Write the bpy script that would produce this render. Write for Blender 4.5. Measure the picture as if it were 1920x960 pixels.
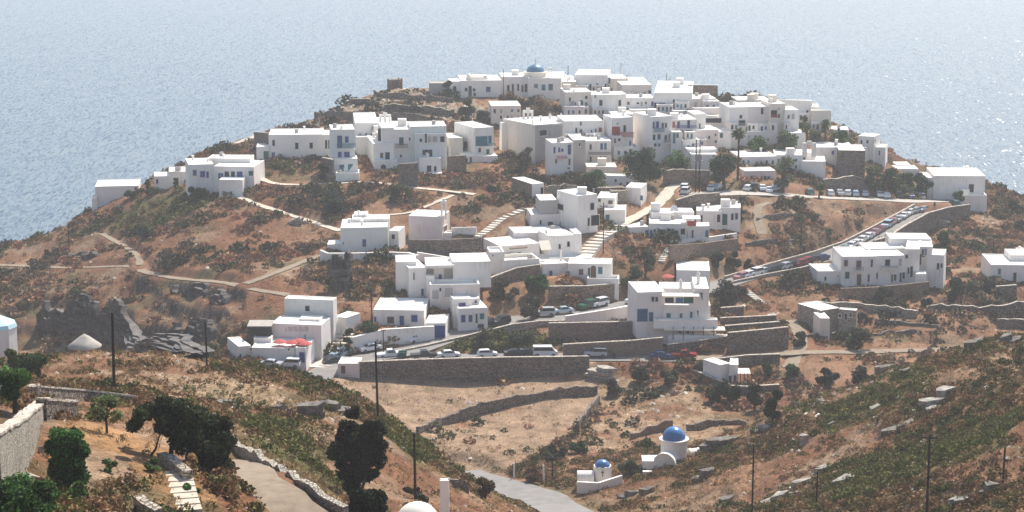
import bpy, math, random
import numpy as np
from mathutils import Vector
for _o in list(bpy.data.objects): bpy.data.objects.remove(_o)
S = bpy.context.scene
COL = S.collection
R = math.radians
rng = np.random.default_rng(11)
random.seed(5)

# ---------------------------------------------------------------- camera, world, sun, exposure
F = 3700.0; CAMH = 147.0; HORIZON = 245.0      # horizon this many pixels above the frame
PITCH = math.atan((480.0+HORIZON)/F)
SP, CP = math.sin(PITCH), math.cos(PITCH)
cam = bpy.data.cameras.new('camera'); camo = bpy.data.objects.new('camera', cam); COL.objects.link(camo)
camo.location = (0, 0, CAMH); camo.rotation_euler = (math.pi/2-PITCH, 0, 0)
cam.sensor_width = 36.0; cam.lens = 36.0*F/1920.0; cam.clip_start = 0.5; cam.clip_end = 30000
S.camera = camo
SUN_EL, SUN_AZ = 51.0, 25.0
W = bpy.data.worlds.new('World'); S.world = W; W.use_nodes = True
wn = W.node_tree.nodes; wl = W.node_tree.links
sky = wn.new('ShaderNodeTexSky'); sky.sky_type = 'NISHITA'; sky.sun_disc = False
sky.sun_elevation = R(SUN_EL); sky.sun_rotation = R(SUN_AZ); sky.air_density = 1.0; sky.dust_density = 1.5
bg = wn['Background']; bg.inputs[1].default_value = 0.125
wl.new(sky.outputs[0], bg.inputs[0])
sl = bpy.data.lights.new('sun', 'SUN'); sl.energy = 4.8; sl.angle = R(0.53); sl.color = (1.0, 0.94, 0.86)
so = bpy.data.objects.new('sun', sl); COL.objects.link(so)
sd = Vector((math.cos(R(SUN_EL))*math.sin(R(SUN_AZ)), math.cos(R(SUN_EL))*math.cos(R(SUN_AZ)), math.sin(R(SUN_EL))))
so.rotation_euler = sd.to_track_quat('Z', 'Y').to_euler()
S.view_settings.view_transform = 'Standard'; S.view_settings.look = 'None'
S.view_settings.exposure = 0.50; S.view_settings.gamma = 1.0
HAZE_DENSITY = 0.00022; HAZE_COLOR = (0.89, 0.91, 0.93); HAZE_ANISO = 0.25
S.cycles.max_bounces = 6; S.cycles.diffuse_bounces = 4; S.cycles.glossy_bounces = 2
S.cycles.transmission_bounces = 3; S.cycles.volume_bounces = 1; S.cycles.transparent_max_bounces = 6
S.cycles.use_denoising = True

# ---------------------------------------------------------------- rays and noise
def ray(px, py):
    a = (px-960.0)/F; b = (480.0-py)/F
    return np.array([a, CP+b*SP, -SP+b*CP])
def at(px, py, Y):
    d = ray(px, py); return np.array([d[0]/d[1]*Y, Y, CAMH+d[2]/d[1]*Y])
def proj(p):
    x, y, z = p[0], p[1], p[2]-CAMH
    dep = y*CP - z*SP; up = y*SP + z*CP
    return 960+F*x/dep, 480-F*up/dep
def vnoise(x, y, seed):
    r = np.random.default_rng(seed); T = r.random((256, 256)).astype(np.float32)
    xi = np.floor(x).astype(int); yi = np.floor(y).astype(int)
    fx = x-xi; fy = y-yi
    fx = fx*fx*(3-2*fx); fy = fy*fy*(3-2*fy)
    a = T[yi & 255, xi & 255]; b = T[yi & 255, (xi+1) & 255]
    c = T[(yi+1) & 255, xi & 255]; d = T[(yi+1) & 255, (xi+1) & 255]
    return (a*(1-fx)+b*fx)*(1-fy)+(c*(1-fx)+d*fx)*fy
def fbm(x, y, scale, seed, octs=4, gain=0.5):
    s = 0; amp = 1.0; tot = 0
    for i in range(octs):
        s = s+amp*vnoise(x/scale+17.3*i, y/scale+9.1*i, seed+i); tot += amp; amp *= gain; scale /= 2.03
    return s/tot-0.5

# ---------------------------------------------------------------- object helpers
def new_obj(name, me, parent=None):
    o = bpy.data.objects.new(name, me); COL.objects.link(o)
    if parent is not None: o.parent = parent
    return o
def tag(o, label=None, cat=None, group=None, kind=None):
    if label: o['label'] = label
    if cat: o['category'] = cat
    if group: o['group'] = group
    if kind: o['kind'] = kind
    return o
def thing(name, label, cat, loc, rz=0.0, group=None):
    o = bpy.data.objects.new(name, None); COL.objects.link(o)
    o.location = tuple(float(v) for v in loc); o.rotation_euler = (0, 0, rz); o.empty_display_size = 0.3
    return tag(o, label, cat, group)
def mesh(name, V, Fc, mats, mi=None, smooth=False, org=None):
    V = np.asarray(V, float).reshape(-1, 3)
    if org is not None: V = V-np.asarray(org, float)
    me = bpy.data.meshes.new(name); me.from_pydata(V.tolist(), [], [list(map(int, f)) for f in Fc])
    for m in (mats if isinstance(mats, (list, tuple)) else [mats]): me.materials.append(m)
    if mi is not None: me.polygons.foreach_set('material_index', np.asarray(mi, np.int32))
    if smooth: me.polygons.foreach_set('use_smooth', np.ones(len(me.polygons), bool))
    me.update(); return me
class MB:
    def __init__(s): s.V = []; s.F = []; s.M = []
    def add(s, V, Fc, m=0):
        n = len(s.V); s.V.extend([tuple(map(float, v)) for v in V]); s.F.extend([[i+n for i in f] for f in Fc]); s.M.extend([m]*len(Fc))
        return s
    def box(s, x0, y0, z0, x1, y1, z1, m=0):
        return s.add([(x0,y0,z0),(x1,y0,z0),(x1,y1,z0),(x0,y1,z0),(x0,y0,z1),(x1,y0,z1),(x1,y1,z1),(x0,y1,z1)],
                     [(0,3,2,1),(4,5,6,7),(0,1,5,4),(1,2,6,5),(2,3,7,6),(3,0,4,7)], m)
    def obox(s, c, r, b, u, m=0):      # centre and three half-vectors
        c, r, b, u = map(np.asarray, (c, r, b, u))
        P = [c+i*r+j*b+k*u for k in (-1, 1) for (i, j) in ((-1,-1),(1,-1),(1,1),(-1,1))]
        return s.add(P, [(0,3,2,1),(4,5,6,7),(0,1,5,4),(1,2,6,5),(2,3,7,6),(3,0,4,7)], m)
    def tube(s, pts, rad, n=8, m=0, cap=True):
        pts = [np.asarray(p, float) for p in pts]
        if np.isscalar(rad): rad = [rad]*len(pts)
        base = len(s.V)
        for i, p in enumerate(pts):
            t = pts[min(i+1, len(pts)-1)]-pts[max(i-1, 0)]; t = t/(np.linalg.norm(t)+1e-9)
            a = np.cross(t, (0, 0, 1)) if abs(t[2]) < 0.95 else np.cross(t, (1, 0, 0)); a /= np.linalg.norm(a); b = np.cross(t, a)
            for k in range(n):
                an = 2*math.pi*k/n; s.V.append(tuple(p+rad[i]*(math.cos(an)*a+math.sin(an)*b)))
        for i in range(len(pts)-1):
            for k in range(n):
                s.F.append([base+i*n+k, base+i*n+(k+1) % n, base+(i+1)*n+(k+1) % n, base+(i+1)*n+k]); s.M.append(m)
        if cap:
            s.F.append([base+k for k in range(n)][::-1]); s.M.append(m)
            s.F.append([base+(len(pts)-1)*n+k for k in range(n)]); s.M.append(m)
        return s
    def lathe(s, prof, n=20, c=(0, 0, 0), m=0):
        base = len(s.V)
        for (r_, z_) in prof:
            for k in range(n):
                an = 2*math.pi*k/n; s.V.append((c[0]+r_*math.cos(an), c[1]+r_*math.sin(an), c[2]+z_))
        for i in range(len(prof)-1):
            for k in range(n):
                s.F.append([base+i*n+k, base+i*n+(k+1) % n, base+(i+1)*n+(k+1) % n, base+(i+1)*n+k]); s.M.append(m)
        s.F.append([base+k for k in range(n)][::-1]); s.M.append(m)
        s.F.append([base+(len(prof)-1)*n+k for k in range(n)]); s.M.append(m)
        return s
    def build(s, name, mats, parent=None, smooth=False, org=None):
        return new_obj(name, mesh(name, s.V, s.F, mats, s.M, smooth, org), parent)

# ---------------------------------------------------------------- materials
def nd(nt, t, **kw):
    n = nt.nodes.new(t)
    for k, v in kw.items():
        if k == 'i':
            for a, b in v.items(): n.inputs[a].default_value = b
        else: setattr(n, k, v)
    return n
def mat(name, col, rough=0.7, var=0.12, scale=1.5, bump=0.0, metal=0.0, spec=0.3, col2=None, detail=4.0):
    m = bpy.data.materials.new(name); m.use_nodes = True; nt = m.node_tree; P = nt.nodes['Principled BSDF']
    P.inputs['Roughness'].default_value = rough; P.inputs['Metallic'].default_value = metal
    P.inputs['Specular IOR Level'].default_value = spec
    geo = nd(nt, 'ShaderNodeNewGeometry')
    no = nd(nt, 'ShaderNodeTexNoise', i={'Scale': scale, 'Detail': detail, 'Roughness': 0.6})
    nt.links.new(geo.outputs['Position'], no.inputs['Vector'])
    rp = nd(nt, 'ShaderNodeValToRGB')
    c2 = col2 or tuple(max(0, c*(1-var*2)) for c in col)
    rp.color_ramp.elements[0].position = 0.33; rp.color_ramp.elements[0].color = (*c2, 1)
    rp.color_ramp.elements[1].position = 0.66; rp.color_ramp.elements[1].color = (*col, 1)
    nt.links.new(no.outputs['Fac'], rp.inputs[0]); nt.links.new(rp.outputs[0], P.inputs['Base Color'])
    if bump:
        bp = nd(nt, 'ShaderNodeBump', i={'Strength': bump, 'Distance': 0.1})
        nt.links.new(no.outputs['Fac'], bp.inputs['Height']); nt.links.new(bp.outputs[0], P.inputs['Normal'])
    return m
def whitewash(name, col, stain=(0.50, 0.43, 0.35), amount=0.5):
    # painted plaster: faint cloudy patches and narrow rain streaks of dirt
    m = bpy.data.materials.new(name); m.use_nodes = True; nt = m.node_tree; P = nt.nodes['Principled BSDF']; L = nt.links.new
    P.inputs['Roughness'].default_value = 0.85; P.inputs['Specular IOR Level'].default_value = 0.15
    geo = nd(nt, 'ShaderNodeNewGeometry')
    mp = nd(nt, 'ShaderNodeMapping'); mp.inputs['Scale'].default_value = (1.6, 1.6, 0.22)
    L(geo.outputs['Position'], mp.inputs['Vector'])
    n1 = nd(nt, 'ShaderNodeTexNoise', i={'Scale': 1.0, 'Detail': 5.0, 'Roughness': 0.65}); L(mp.outputs[0], n1.inputs['Vector'])
    n2 = nd(nt, 'ShaderNodeTexNoise', i={'Scale': 0.35, 'Detail': 4.0}); L(geo.outputs['Position'], n2.inputs['Vector'])
    mu = nd(nt, 'ShaderNodeMath', operation='MULTIPLY'); L(n1.outputs['Fac'], mu.inputs[0]); L(n2.outputs['Fac'], mu.inputs[1])
    rp = nd(nt, 'ShaderNodeMapRange', i={'From Min': 0.26, 'From Max': 0.46, 'To Min': 0.0, 'To Max': amount}); L(mu.outputs[0], rp.inputs['Value'])
    mx = nd(nt, 'ShaderNodeMix', data_type='RGBA'); mx.inputs[6].default_value = (*col, 1); mx.inputs[7].default_value = (*stain, 1)
    L(rp.outputs[0], mx.inputs[0]); L(mx.outputs[2], P.inputs['Base Color'])
    return m
def stone(name, c1, c2, joint, scale=2.0, bump=0.8):
    m = bpy.data.materials.new(name); m.use_nodes = True; nt = m.node_tree; P = nt.nodes['Principled BSDF']; L = nt.links.new
    P.inputs['Roughness'].default_value = 0.9; P.inputs['Specular IOR Level'].default_value = 0.15
    geo = nd(nt, 'ShaderNodeNewGeometry'); mp = nd(nt, 'ShaderNodeMapping'); mp.inputs['Scale'].default_value = (1, 1, 1.6)
    L(geo.outputs['Position'], mp.inputs['Vector'])
    vo = nd(nt, 'ShaderNodeTexVoronoi', feature='F1', i={'Scale': scale}); L(mp.outputs[0], vo.inputs['Vector'])
    ve = nd(nt, 'ShaderNodeTexVoronoi', feature='DISTANCE_TO_EDGE', i={'Scale': scale}); L(mp.outputs[0], ve.inputs['Vector'])
    n1 = nd(nt, 'ShaderNodeTexNoise', i={'Scale': 0.45, 'Detail': 5.0}); L(geo.outputs['Position'], n1.inputs['Vector'])
    sx = nd(nt, 'ShaderNodeSeparateColor'); L(vo.outputs['Color'], sx.inputs[0])
    ad = nd(nt, 'ShaderNodeMath', operation='ADD'); L(sx.outputs[0], ad.inputs[0]); L(n1.outputs['Fac'], ad.inputs[1])
    ml = nd(nt, 'ShaderNodeMapRange', i={'From Min': 0.3, 'From Max': 1.3}); L(ad.outputs[0], ml.inputs['Value'])
    mx = nd(nt, 'ShaderNodeMix', data_type='RGBA'); mx.inputs[6].default_value = (*c1, 1); mx.inputs[7].default_value = (*c2, 1); L(ml.outputs[0], mx.inputs[0])
    ed = nd(nt, 'ShaderNodeMapRange', i={'From Min': 0.01, 'From Max': 0.09}); L(ve.outputs['Distance'], ed.inputs['Value'])
    m2 = nd(nt, 'ShaderNodeMix', data_type='RGBA'); m2.inputs[6].default_value = (*joint, 1); L(ed.outputs[0], m2.inputs[0]); L(mx.outputs[2], m2.inputs[7])
    L(m2.outputs[2], P.inputs['Base Color'])
    bp = nd(nt, 'ShaderNodeBump', i={'Strength': bump, 'Distance': 0.15}); L(ed.outputs[0], bp.inputs['Height']); L(bp.outputs[0], P.inputs['Normal'])
    return m
def attr_mat(name, attr='col', rough=0.95, transl=0.0, noise=0.0, nscale=3.0, bump=0.0):
    m = bpy.data.materials.new(name); m.use_nodes = True; nt = m.node_tree; P = nt.nodes['Principled BSDF']; L = nt.links.new
    P.inputs['Roughness'].default_value = rough; P.inputs['Specular IOR Level'].default_value = 0.1
    a = nd(nt, 'ShaderNodeAttribute', attribute_name=attr); out = a.outputs['Color']
    if noise:
        geo = nd(nt, 'ShaderNodeNewGeometry')
        no = nd(nt, 'ShaderNodeTexNoise', i={'Scale': nscale, 'Detail': 6.0, 'Roughness': 0.7}); L(geo.outputs['Position'], no.inputs['Vector'])
        mr = nd(nt, 'ShaderNodeMapRange', i={'From Min': 0.3, 'From Max': 0.7, 'To Min': 1-noise, 'To Max': 1+noise}); L(no.outputs['Fac'], mr.inputs['Value'])
        mx = nd(nt, 'ShaderNodeMix', data_type='RGBA', blend_type='MULTIPLY'); mx.inputs[0].default_value = 1
        L(out, mx.inputs[6]); L(mr.outputs[0], mx.inputs[7]); out = mx.outputs[2]
        if bump:
            bp = nd(nt, 'ShaderNodeBump', i={'Strength': bump, 'Distance': 0.3}); L(no.outputs['Fac'], bp.inputs['Height']); L(bp.outputs[0], P.inputs['Normal'])
    L(out, P.inputs['Base Color'])
    if transl:
        tr = nd(nt, 'ShaderNodeBsdfTranslucent'); L(out, tr.inputs[0])
        ms = nd(nt, 'ShaderNodeMixShader'); ms.inputs[0].default_value = transl
        L(P.outputs[0], ms.inputs[1]); L(tr.outputs[0], ms.inputs[2]); L(ms.outputs[0], nt.nodes['Material Output'].inputs['Surface'])
    return m
M = {}
M['white'] = whitewash('white plaster', (0.85, 0.80, 0.735))
M['cream'] = whitewash('cream plaster', (0.76, 0.68, 0.58))
M['pink'] = whitewash('pinkish plaster', (0.74, 0.66, 0.62))
M['grey'] = whitewash('grey render', (0.40, 0.38, 0.36), (0.25, 0.23, 0.21))
M['pale'] = whitewash('pale green-white plaster', (0.71, 0.725, 0.68))
M['roofw'] = whitewash('limewashed roof', (0.82, 0.79, 0.72), (0.6, 0.55, 0.47), 0.35)
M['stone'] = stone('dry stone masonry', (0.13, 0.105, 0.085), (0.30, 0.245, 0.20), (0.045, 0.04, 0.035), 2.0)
M['brownstone'] = stone('brown stone masonry', (0.20, 0.14, 0.10), (0.36, 0.26, 0.19), (0.09, 0.07, 0.05), 1.8)
M['palestone'] = stone('pale rubble stone', (0.30, 0.25, 0.19), (0.52, 0.45, 0.36), (0.12, 0.10, 0.08), 2.6)
M['pinkstone'] = stone('reddish stone masonry', (0.22, 0.15, 0.12), (0.33, 0.24, 0.19), (0.10, 0.075, 0.06), 2.4, 0.5)
M['cap'] = stone('wall coping stone', (0.42, 0.36, 0.29), (0.60, 0.53, 0.44), (0.22, 0.19, 0.15), 1.4, 0.4)
M['rock'] = mat('rock', (0.27, 0.235, 0.195), 0.9, 0.3, 1.6, 1.0, col2=(0.085, 0.075, 0.065), detail=8)
M['palerock'] = mat('pale schist', (0.50, 0.46, 0.39), 0.9, 0.3, 1.4, 1.0, col2=(0.22, 0.195, 0.16), detail=8)
M['finestone'] = stone('fine rubble plaster', (0.25, 0.215, 0.17), (0.50, 0.45, 0.37), (0.12, 0.10, 0.075), 4.0, 0.8)
M['asphalt'] = mat('sun-bleached asphalt', (0.25, 0.235, 0.215), 0.9, 0.12, 0.6)
M['concrete'] = mat('concrete', (0.46, 0.42, 0.36), 0.9, 0.12, 1.0)
M['path'] = mat('pale path paving', (0.60, 0.52, 0.41), 0.9, 0.14, 1.2)
M['dirtpath'] = mat('beaten earth', (0.29, 0.225, 0.16), 0.95, 0.15, 1.2)
M['step'] = mat('stair limewash', (0.74, 0.66, 0.55), 0.9, 0.1, 1.0)
M['blue'] = mat('blue paint', (0.05, 0.085, 0.27), 0.7, 0.15, 2)
M['lblue'] = mat('light blue paint', (0.05, 0.13, 0.26), 0.7, 0.15, 2)
M['teal'] = mat('teal paint', (0.05, 0.20, 0.25), 0.7, 0.15, 2)
M['green'] = mat('green paint', (0.03, 0.12, 0.09), 0.7, 0.15, 2)
M['red'] = mat('red paint', (0.42, 0.05, 0.05), 0.5, 0.15, 2)
M['purple'] = mat('violet-blue paint', (0.08, 0.075, 0.22), 0.7, 0.15, 2)
M['wood'] = mat('brown wood', (0.16, 0.09, 0.06), 0.6, 0.2, 4)
M['dark'] = mat('dark window glass', (0.018, 0.022, 0.03), 0.45, 0.1, 2, spec=0.2)
M['slate'] = mat('dark slate', (0.17, 0.145, 0.125), 0.85, 0.3, 1.0, 1.0, col2=(0.028, 0.03, 0.034), detail=9)
_nt = M['slate'].node_tree; _mp = nd(_nt, 'ShaderNodeMapping'); _mp.inputs['Scale'].default_value = (.28, .28, 1.5); _mp.inputs['Rotation'].default_value = (0, .12, 0)
_g = [n for n in _nt.nodes if n.type == 'NEW_GEOMETRY'][0]; _n = [n for n in _nt.nodes if n.type == 'TEX_NOISE'][0]
_nt.links.new(_g.outputs['Position'], _mp.inputs['Vector']); _nt.links.new(_mp.outputs[0], _n.inputs['Vector'])
M['frame'] = mat('window surround', (0.72, 0.70, 0.67), 0.8, 0.05, 2)
M['awning'] = mat('cream canvas', (0.78, 0.70, 0.56), 0.9, 0.06, 2)
M['redcloth'] = mat('red canvas', (0.52, 0.11, 0.10), 0.9, 0.1, 2)
M['pinkcloth'] = mat('pink canvas', (0.70, 0.34, 0.34), 0.9, 0.1, 2)
M['dome'] = mat('blue dome paint', (0.06, 0.20, 0.44), 0.28, 0.12, 3, spec=0.5)
M['domeold'] = mat('faded blue dome paint', (0.10, 0.24, 0.36), 0.35, 0.12, 3, spec=0.4)
M['paleblue'] = mat('pale blue sheet', (0.42, 0.62, 0.66), 0.6, 0.08, 2)
M['polewood'] = mat('dark creosoted pole', (0.035, 0.028, 0.025), 0.9, 0.2, 3)
M['metal'] = mat('grey metal', (0.20, 0.21, 0.22), 0.5, 0.1, 3, metal=0.4)
M['bark'] = mat('bark', (0.10, 0.075, 0.055), 0.95, 0.25, 6, 0.6)
M['tyre'] = mat('tyre rubber', (0.02, 0.02, 0.02), 0.85, 0.1, 5)
M['carglass'] = mat('car glass', (0.02, 0.025, 0.03), 0.08, 0.05, 2, spec=0.6)
M['skin'] = mat('skin', (0.40, 0.24, 0.16), 0.6, 0.05, 5)
M['cloth'] = mat('dark clothes', (0.03, 0.03, 0.04), 0.9, 0.1, 5)
M['leaf'] = attr_mat('leaves', transl=0.3, rough=0.6)
M['scrub'] = attr_mat('scrub leaves', transl=0.12)
CARCOL = {'white': (0.78, 0.78, 0.76), 'silver': (0.45, 0.47, 0.49), 'red': (0.27, 0.025, 0.03), 'pink': (0.40, 0.17, 0.17), 'blue': (0.04, 0.08, 0.20),
          'dark': (0.025, 0.03, 0.035), 'teal': (0.07, 0.17, 0.18), 'green': (0.03, 0.12, 0.07), 'paleblue': (0.42, 0.52, 0.60)}
CARM = {k: mat('car paint '+k, v, 0.22, 0.02, 1, spec=0.6) for k, v in CARCOL.items()}

# ---------------------------------------------------------------- terrain heights
CTRL = [  # pixel x, pixel y in the photograph, metres from the camera
 (0,960,88),(150,960,100),(300,955,108),(450,955,113),(620,955,122),(430,850,140),(200,780,140),(0,720,142),(100,745,150),(214,735,190),
 (0,684,220),(150,712,245),(300,706,240),(420,704,235),(520,710,225),(400,740,195),(450,790,165),(330,720,200),(540,850,155),(560,760,195),
 (640,740,215),(650,800,190),(740,830,197),(720,900,180),(670,945,165),(780,960,167),(870,960,185),(830,890,205),(740,815,222),(800,842,222),(860,896,220),(905,936,230),
 (620,702,341),(900,705,341),(1110,692,347),(640,740,326),(740,790,308),(1000,735,328),(850,800,313),(1000,762,327),(900,870,289),(1100,742,335),(1050,830,302),(950,895,281),
 (700,670,347),(900,668,347),(1100,667,348),(1290,668,349),(1480,665,351),(1780,655,359),(1150,700,344),(1300,700,343),(1400,722,338),(1200,780,318),(1350,790,314),(1440,800,309),
 (1250,850,292),(1150,880,282),(1080,900,276),(1000,925,272),(1110,955,262),(1560,720,334),(1640,690,345),
 (1150,950,254),(1230,930,252),(1310,830,285),(1320,960,235),(1420,860,262),(1500,770,285),(1600,735,290),(1700,690,290),(1800,660,290),(1919,632,285),(1410,958,225),(1740,960,190),
 (1600,850,240),(1740,820,235),(1850,750,240),(1919,800,200),(1919,960,165),(1600,960,205),(1919,700,250),
 (1600,650,362),(1780,640,372),(1919,600,388),(1700,600,385),(1650,568,394),(1500,600,378),(1550,560,396),(1800,560,402),(1860,530,415),(1919,520,420),(1850,460,450),(1919,410,490),(1780,480,440),
 (640,690,340),(760,648,350),(850,628,360),(960,605,371),(1190,574,384),(1400,522,407),(1500,498,419),(1600,462,439),(1680,417,469),(1735,385,492),(1780,380,498),
 (1060,535,385),(1150,532,391),(650,340,452),(480,300,480),(600,295,478),(880,340,450),(1060,332,455),(700,250,505),(560,240,520),(480,252,512),(660,190,540),(740,165,552),(850,170,550),(1000,185,545),
 (850,235,512),(960,235,515),(1150,213,525),(1250,200,535),(1350,190,540),(1450,190,540),(1560,242,515),(1600,265,508),(1400,280,492),(1250,290,480),(1150,310,465),(1250,350,450),(1400,360,452),(1550,370,462),(1700,371,478),
 (1820,395,490),(1660,310,505),(1740,332,510),(1845,340,518),(700,380,436),(640,430,420),(850,400,428),(800,449,415),(690,475,405),(560,430,425),(600,490,400),(700,510,388),(800,555,375),(900,520,388),(900,572,376),
 (960,500,395),(1000,450,408),(1100,430,415),(1000,390,428),(1180,400,425),(1090,470,402),(1200,470,408),(1240,440,418),(1400,440,428),(1390,390,440),(1500,400,445),(1600,400,455),(1500,460,428),(1300,490,402),
 (1200,540,392),(1300,540,395),(750,610,361),(680,602,361),(600,570,372),(540,640,350),(560,690,338),(480,690,335),(430,640,345),
 (400,480,405),(400,400,435),(300,362,465),(180,392,485),(480,350,455),(480,420,425),(250,420,455),(260,500,410),(100,440,480),(0,467,470),(0,500,450),(120,500,435),(400,525,382),(500,545,372),(100,560,405),(0,560,410),
 (100,620,390),(250,600,385),(300,650,368),(400,620,362),(0,620,395),(420,680,345),(200,660,375),
 (-250,700,160),(-250,960,85),(-250,560,410),(-200,490,450),(2170,960,150),(2170,700,240),(2170,560,400),(2170,430,480)]
HID = [ # pixel column, distance, height: ground the photograph hides
 (0,300,60),(200,300,58),(420,290,60),(520,280,60),(600,290,57),(740,255,64),(800,255,63),(860,252,62),(1600,318,58),(1800,322,60),(1919,325,61),(2150,325,62),
 (-250,300,60),(0,510,46),(0,590,8),(0,720,-6),(100,525,50),(180,530,52),(300,530,62),(480,560,66),(660,595,76),(1000,610,72),(1300,605,72),(1560,570,70),(1700,560,60),(1845,570,56),(1919,545,54),(2150,520,50),
 (-250,520,40),(-250,620,-5),(300,640,10),(600,680,10),(1000,700,10),(1400,690,8),(1800,650,6),(2150,620,4),(300,760,-6),(1000,800,-6),(1800,760,-6),
 (1300,150,82),(960,150,80),(1900,110,95),(960,60,104),(100,55,110),(1900,50,108),(700,110,93),(-250,40,112),(2150,40,110)]
C = np.array([at(*c) for c in CTRL]+[(ray(p, 480)[0]/ray(p, 480)[1]*Y, Y, z+17-0.05*Y) for p, Y, z in HID])
def phi(r2): return 0.5*r2*np.log(r2+1e-9)
_N = len(C); XS = 0.01
_p = C[:, :2]*XS
_K = phi(((_p[:, None]-_p[None])**2).sum(-1))+np.eye(_N)*0.0012
_Pm = np.c_[np.ones(_N), _p]
_sol = np.linalg.solve(np.block([[_K, _Pm], [_Pm.T, np.zeros((3, 3))]]), np.r_[C[:, 2], np.zeros(3)])
NU, NV = 760, 900
US = np.linspace(-0.40, 0.40, NU); V0, V1 = math.log(40.0), math.log(820.0)
YS = np.exp(np.linspace(V0, V1, NV))
GY = np.repeat(YS[:, None], NU, 1); GX = GY*US[None]
def tps(x, y):
    out = np.empty(x.size); q = np.c_[x.ravel(), y.ravel()]*XS
    for s in range(0, len(q), 20000):
        b = q[s:s+20000]
        out[s:s+20000] = phi(((b[:, None]-_p[None])**2).sum(-1))@_sol[:_N]+_sol[_N]+b@_sol[_N+1:]
    return out.reshape(x.shape)
_cs = 4   # evaluate on a coarser grid and interpolate
ri = np.unique(np.r_[np.arange(0, NV, _cs), NV-1]); ci = np.unique(np.r_[np.arange(0, NU, _cs), NU-1])
Zc = tps(GX[np.ix_(ri, ci)], GY[np.ix_(ri, ci)])
Zt = np.array([np.interp(np.arange(NU), ci, r_) for r_ in Zc])
G = np.array([np.interp(np.arange(NV), ri, Zt[:, k]) for k in range(NU)]).T
G = np.where(GY > 600, np.minimum(G, 72-(GY-600)*0.5), G)
def gridz(Gr, x, y):
    u = (x/y-US[0])/(US[1]-US[0]); v = (np.log(y)-V0)/(V1-V0)*(NV-1)
    u = np.clip(u, 0, NU-1.001); v = np.clip(v, 0, NV-1.001); ui = u.astype(int) if hasattr(u, 'astype') else int(u); vi = v.astype(int) if hasattr(v, 'astype') else int(v)
    fu = u-ui; fv = v-vi
    return (Gr[vi, ui]*(1-fu)+Gr[vi, ui+1]*fu)*(1-fv)+(Gr[vi+1, ui]*(1-fu)+Gr[vi+1, ui+1]*fu)*fv
def hit(px, py, Gr=None, ymin=0):
    Gr = G if Gr is None else Gr
    d = ray(px, py); u = (d[0]/d[1]-US[0])/(US[1]-US[0]); u = min(max(u, 0), NU-1.001); ui = int(u); fu = u-ui
    col = Gr[:, ui]*(1-fu)+Gr[:, ui+1]*fu
    df = col-(CAMH+d[2]/d[1]*YS)
    ok = np.nonzero((df[1:] >= 0) & (df[:-1] < 0) & (YS[1:] > ymin))[0]
    if len(ok) == 0:
        k = int(np.argmax(np.where(YS > max(ymin, 100), df, -1e9)))   # the nearest miss: the skyline
        Y = YS[k]; return np.array([d[0]/d[1]*Y, Y, col[k]])
    k = ok[0]; t = -df[k]/(df[k+1]-df[k]); Y = YS[k]+(YS[k+1]-YS[k])*t
    return at(px, py, Y)
def gz(x, y, Gr=None): return float(gridz(G if Gr is None else Gr, np.float64(x), np.float64(y)))
def inpoly(x, y, poly):
    inside = np.zeros(np.shape(x), bool); n = len(poly)
    for i in range(n):
        x0, y0 = poly[i][:2]; x1, y1 = poly[(i+1) % n][:2]
        c = ((y0 > y) != (y1 > y)) & (x < (x1-x0)*(y-y0)/((y1-y0) if y1 != y0 else 1e-9)+x0)
        inside ^= c
    return inside
def soft_poly(pix, Gr, blur=3.0, ymin=0):      # a ground zone: photograph outline laid on the terrain, soft edged
    P = [hit(a, b, Gr, ymin) for a, b in pix]
    jx = fbm(GX, GY, 9.0, 301, 3)*2*blur; jy = fbm(GX, GY, 9.0, 331, 3)*2*blur
    return inpoly(GX+jx, GY+jy, P).astype(float)
def seg_dist(x, y, P):
    best = np.full(x.shape, 1e9); zz = np.zeros(x.shape)
    for a, b in zip(P[:-1], P[1:]):
        d = b[:2]-a[:2]; L2 = d@d+1e-9
        t = np.clip(((x-a[0])*d[0]+(y-a[1])*d[1])/L2, 0, 1)
        ds = np.hypot(x-a[0]-t*d[0], y-a[1]-t*d[1]); m = ds < best
        best = np.where(m, ds, best); zz = np.where(m, a[2]+t*(b[2]-a[2]), zz)
    return best, zz
def smooth_line(P, step=2.0):
    P = [np.asarray(p, float) for p in P]; out = []
    for i in range(len(P)-1):
        p0 = P[max(i-1, 0)]; p1 = P[i]; p2 = P[i+1]; p3 = P[min(i+2, len(P)-1)]
        n = max(2, int(np.linalg.norm(p2-p1)/step))
        for k in range(n):
            t = k/n; out.append(0.5*((2*p1)+(-p0+p2)*t+(2*p0-5*p1+4*p2-p3)*t*t+(-p0+3*p1-3*p2+p3)*t**3))
    out.append(P[-1]); return out
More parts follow.
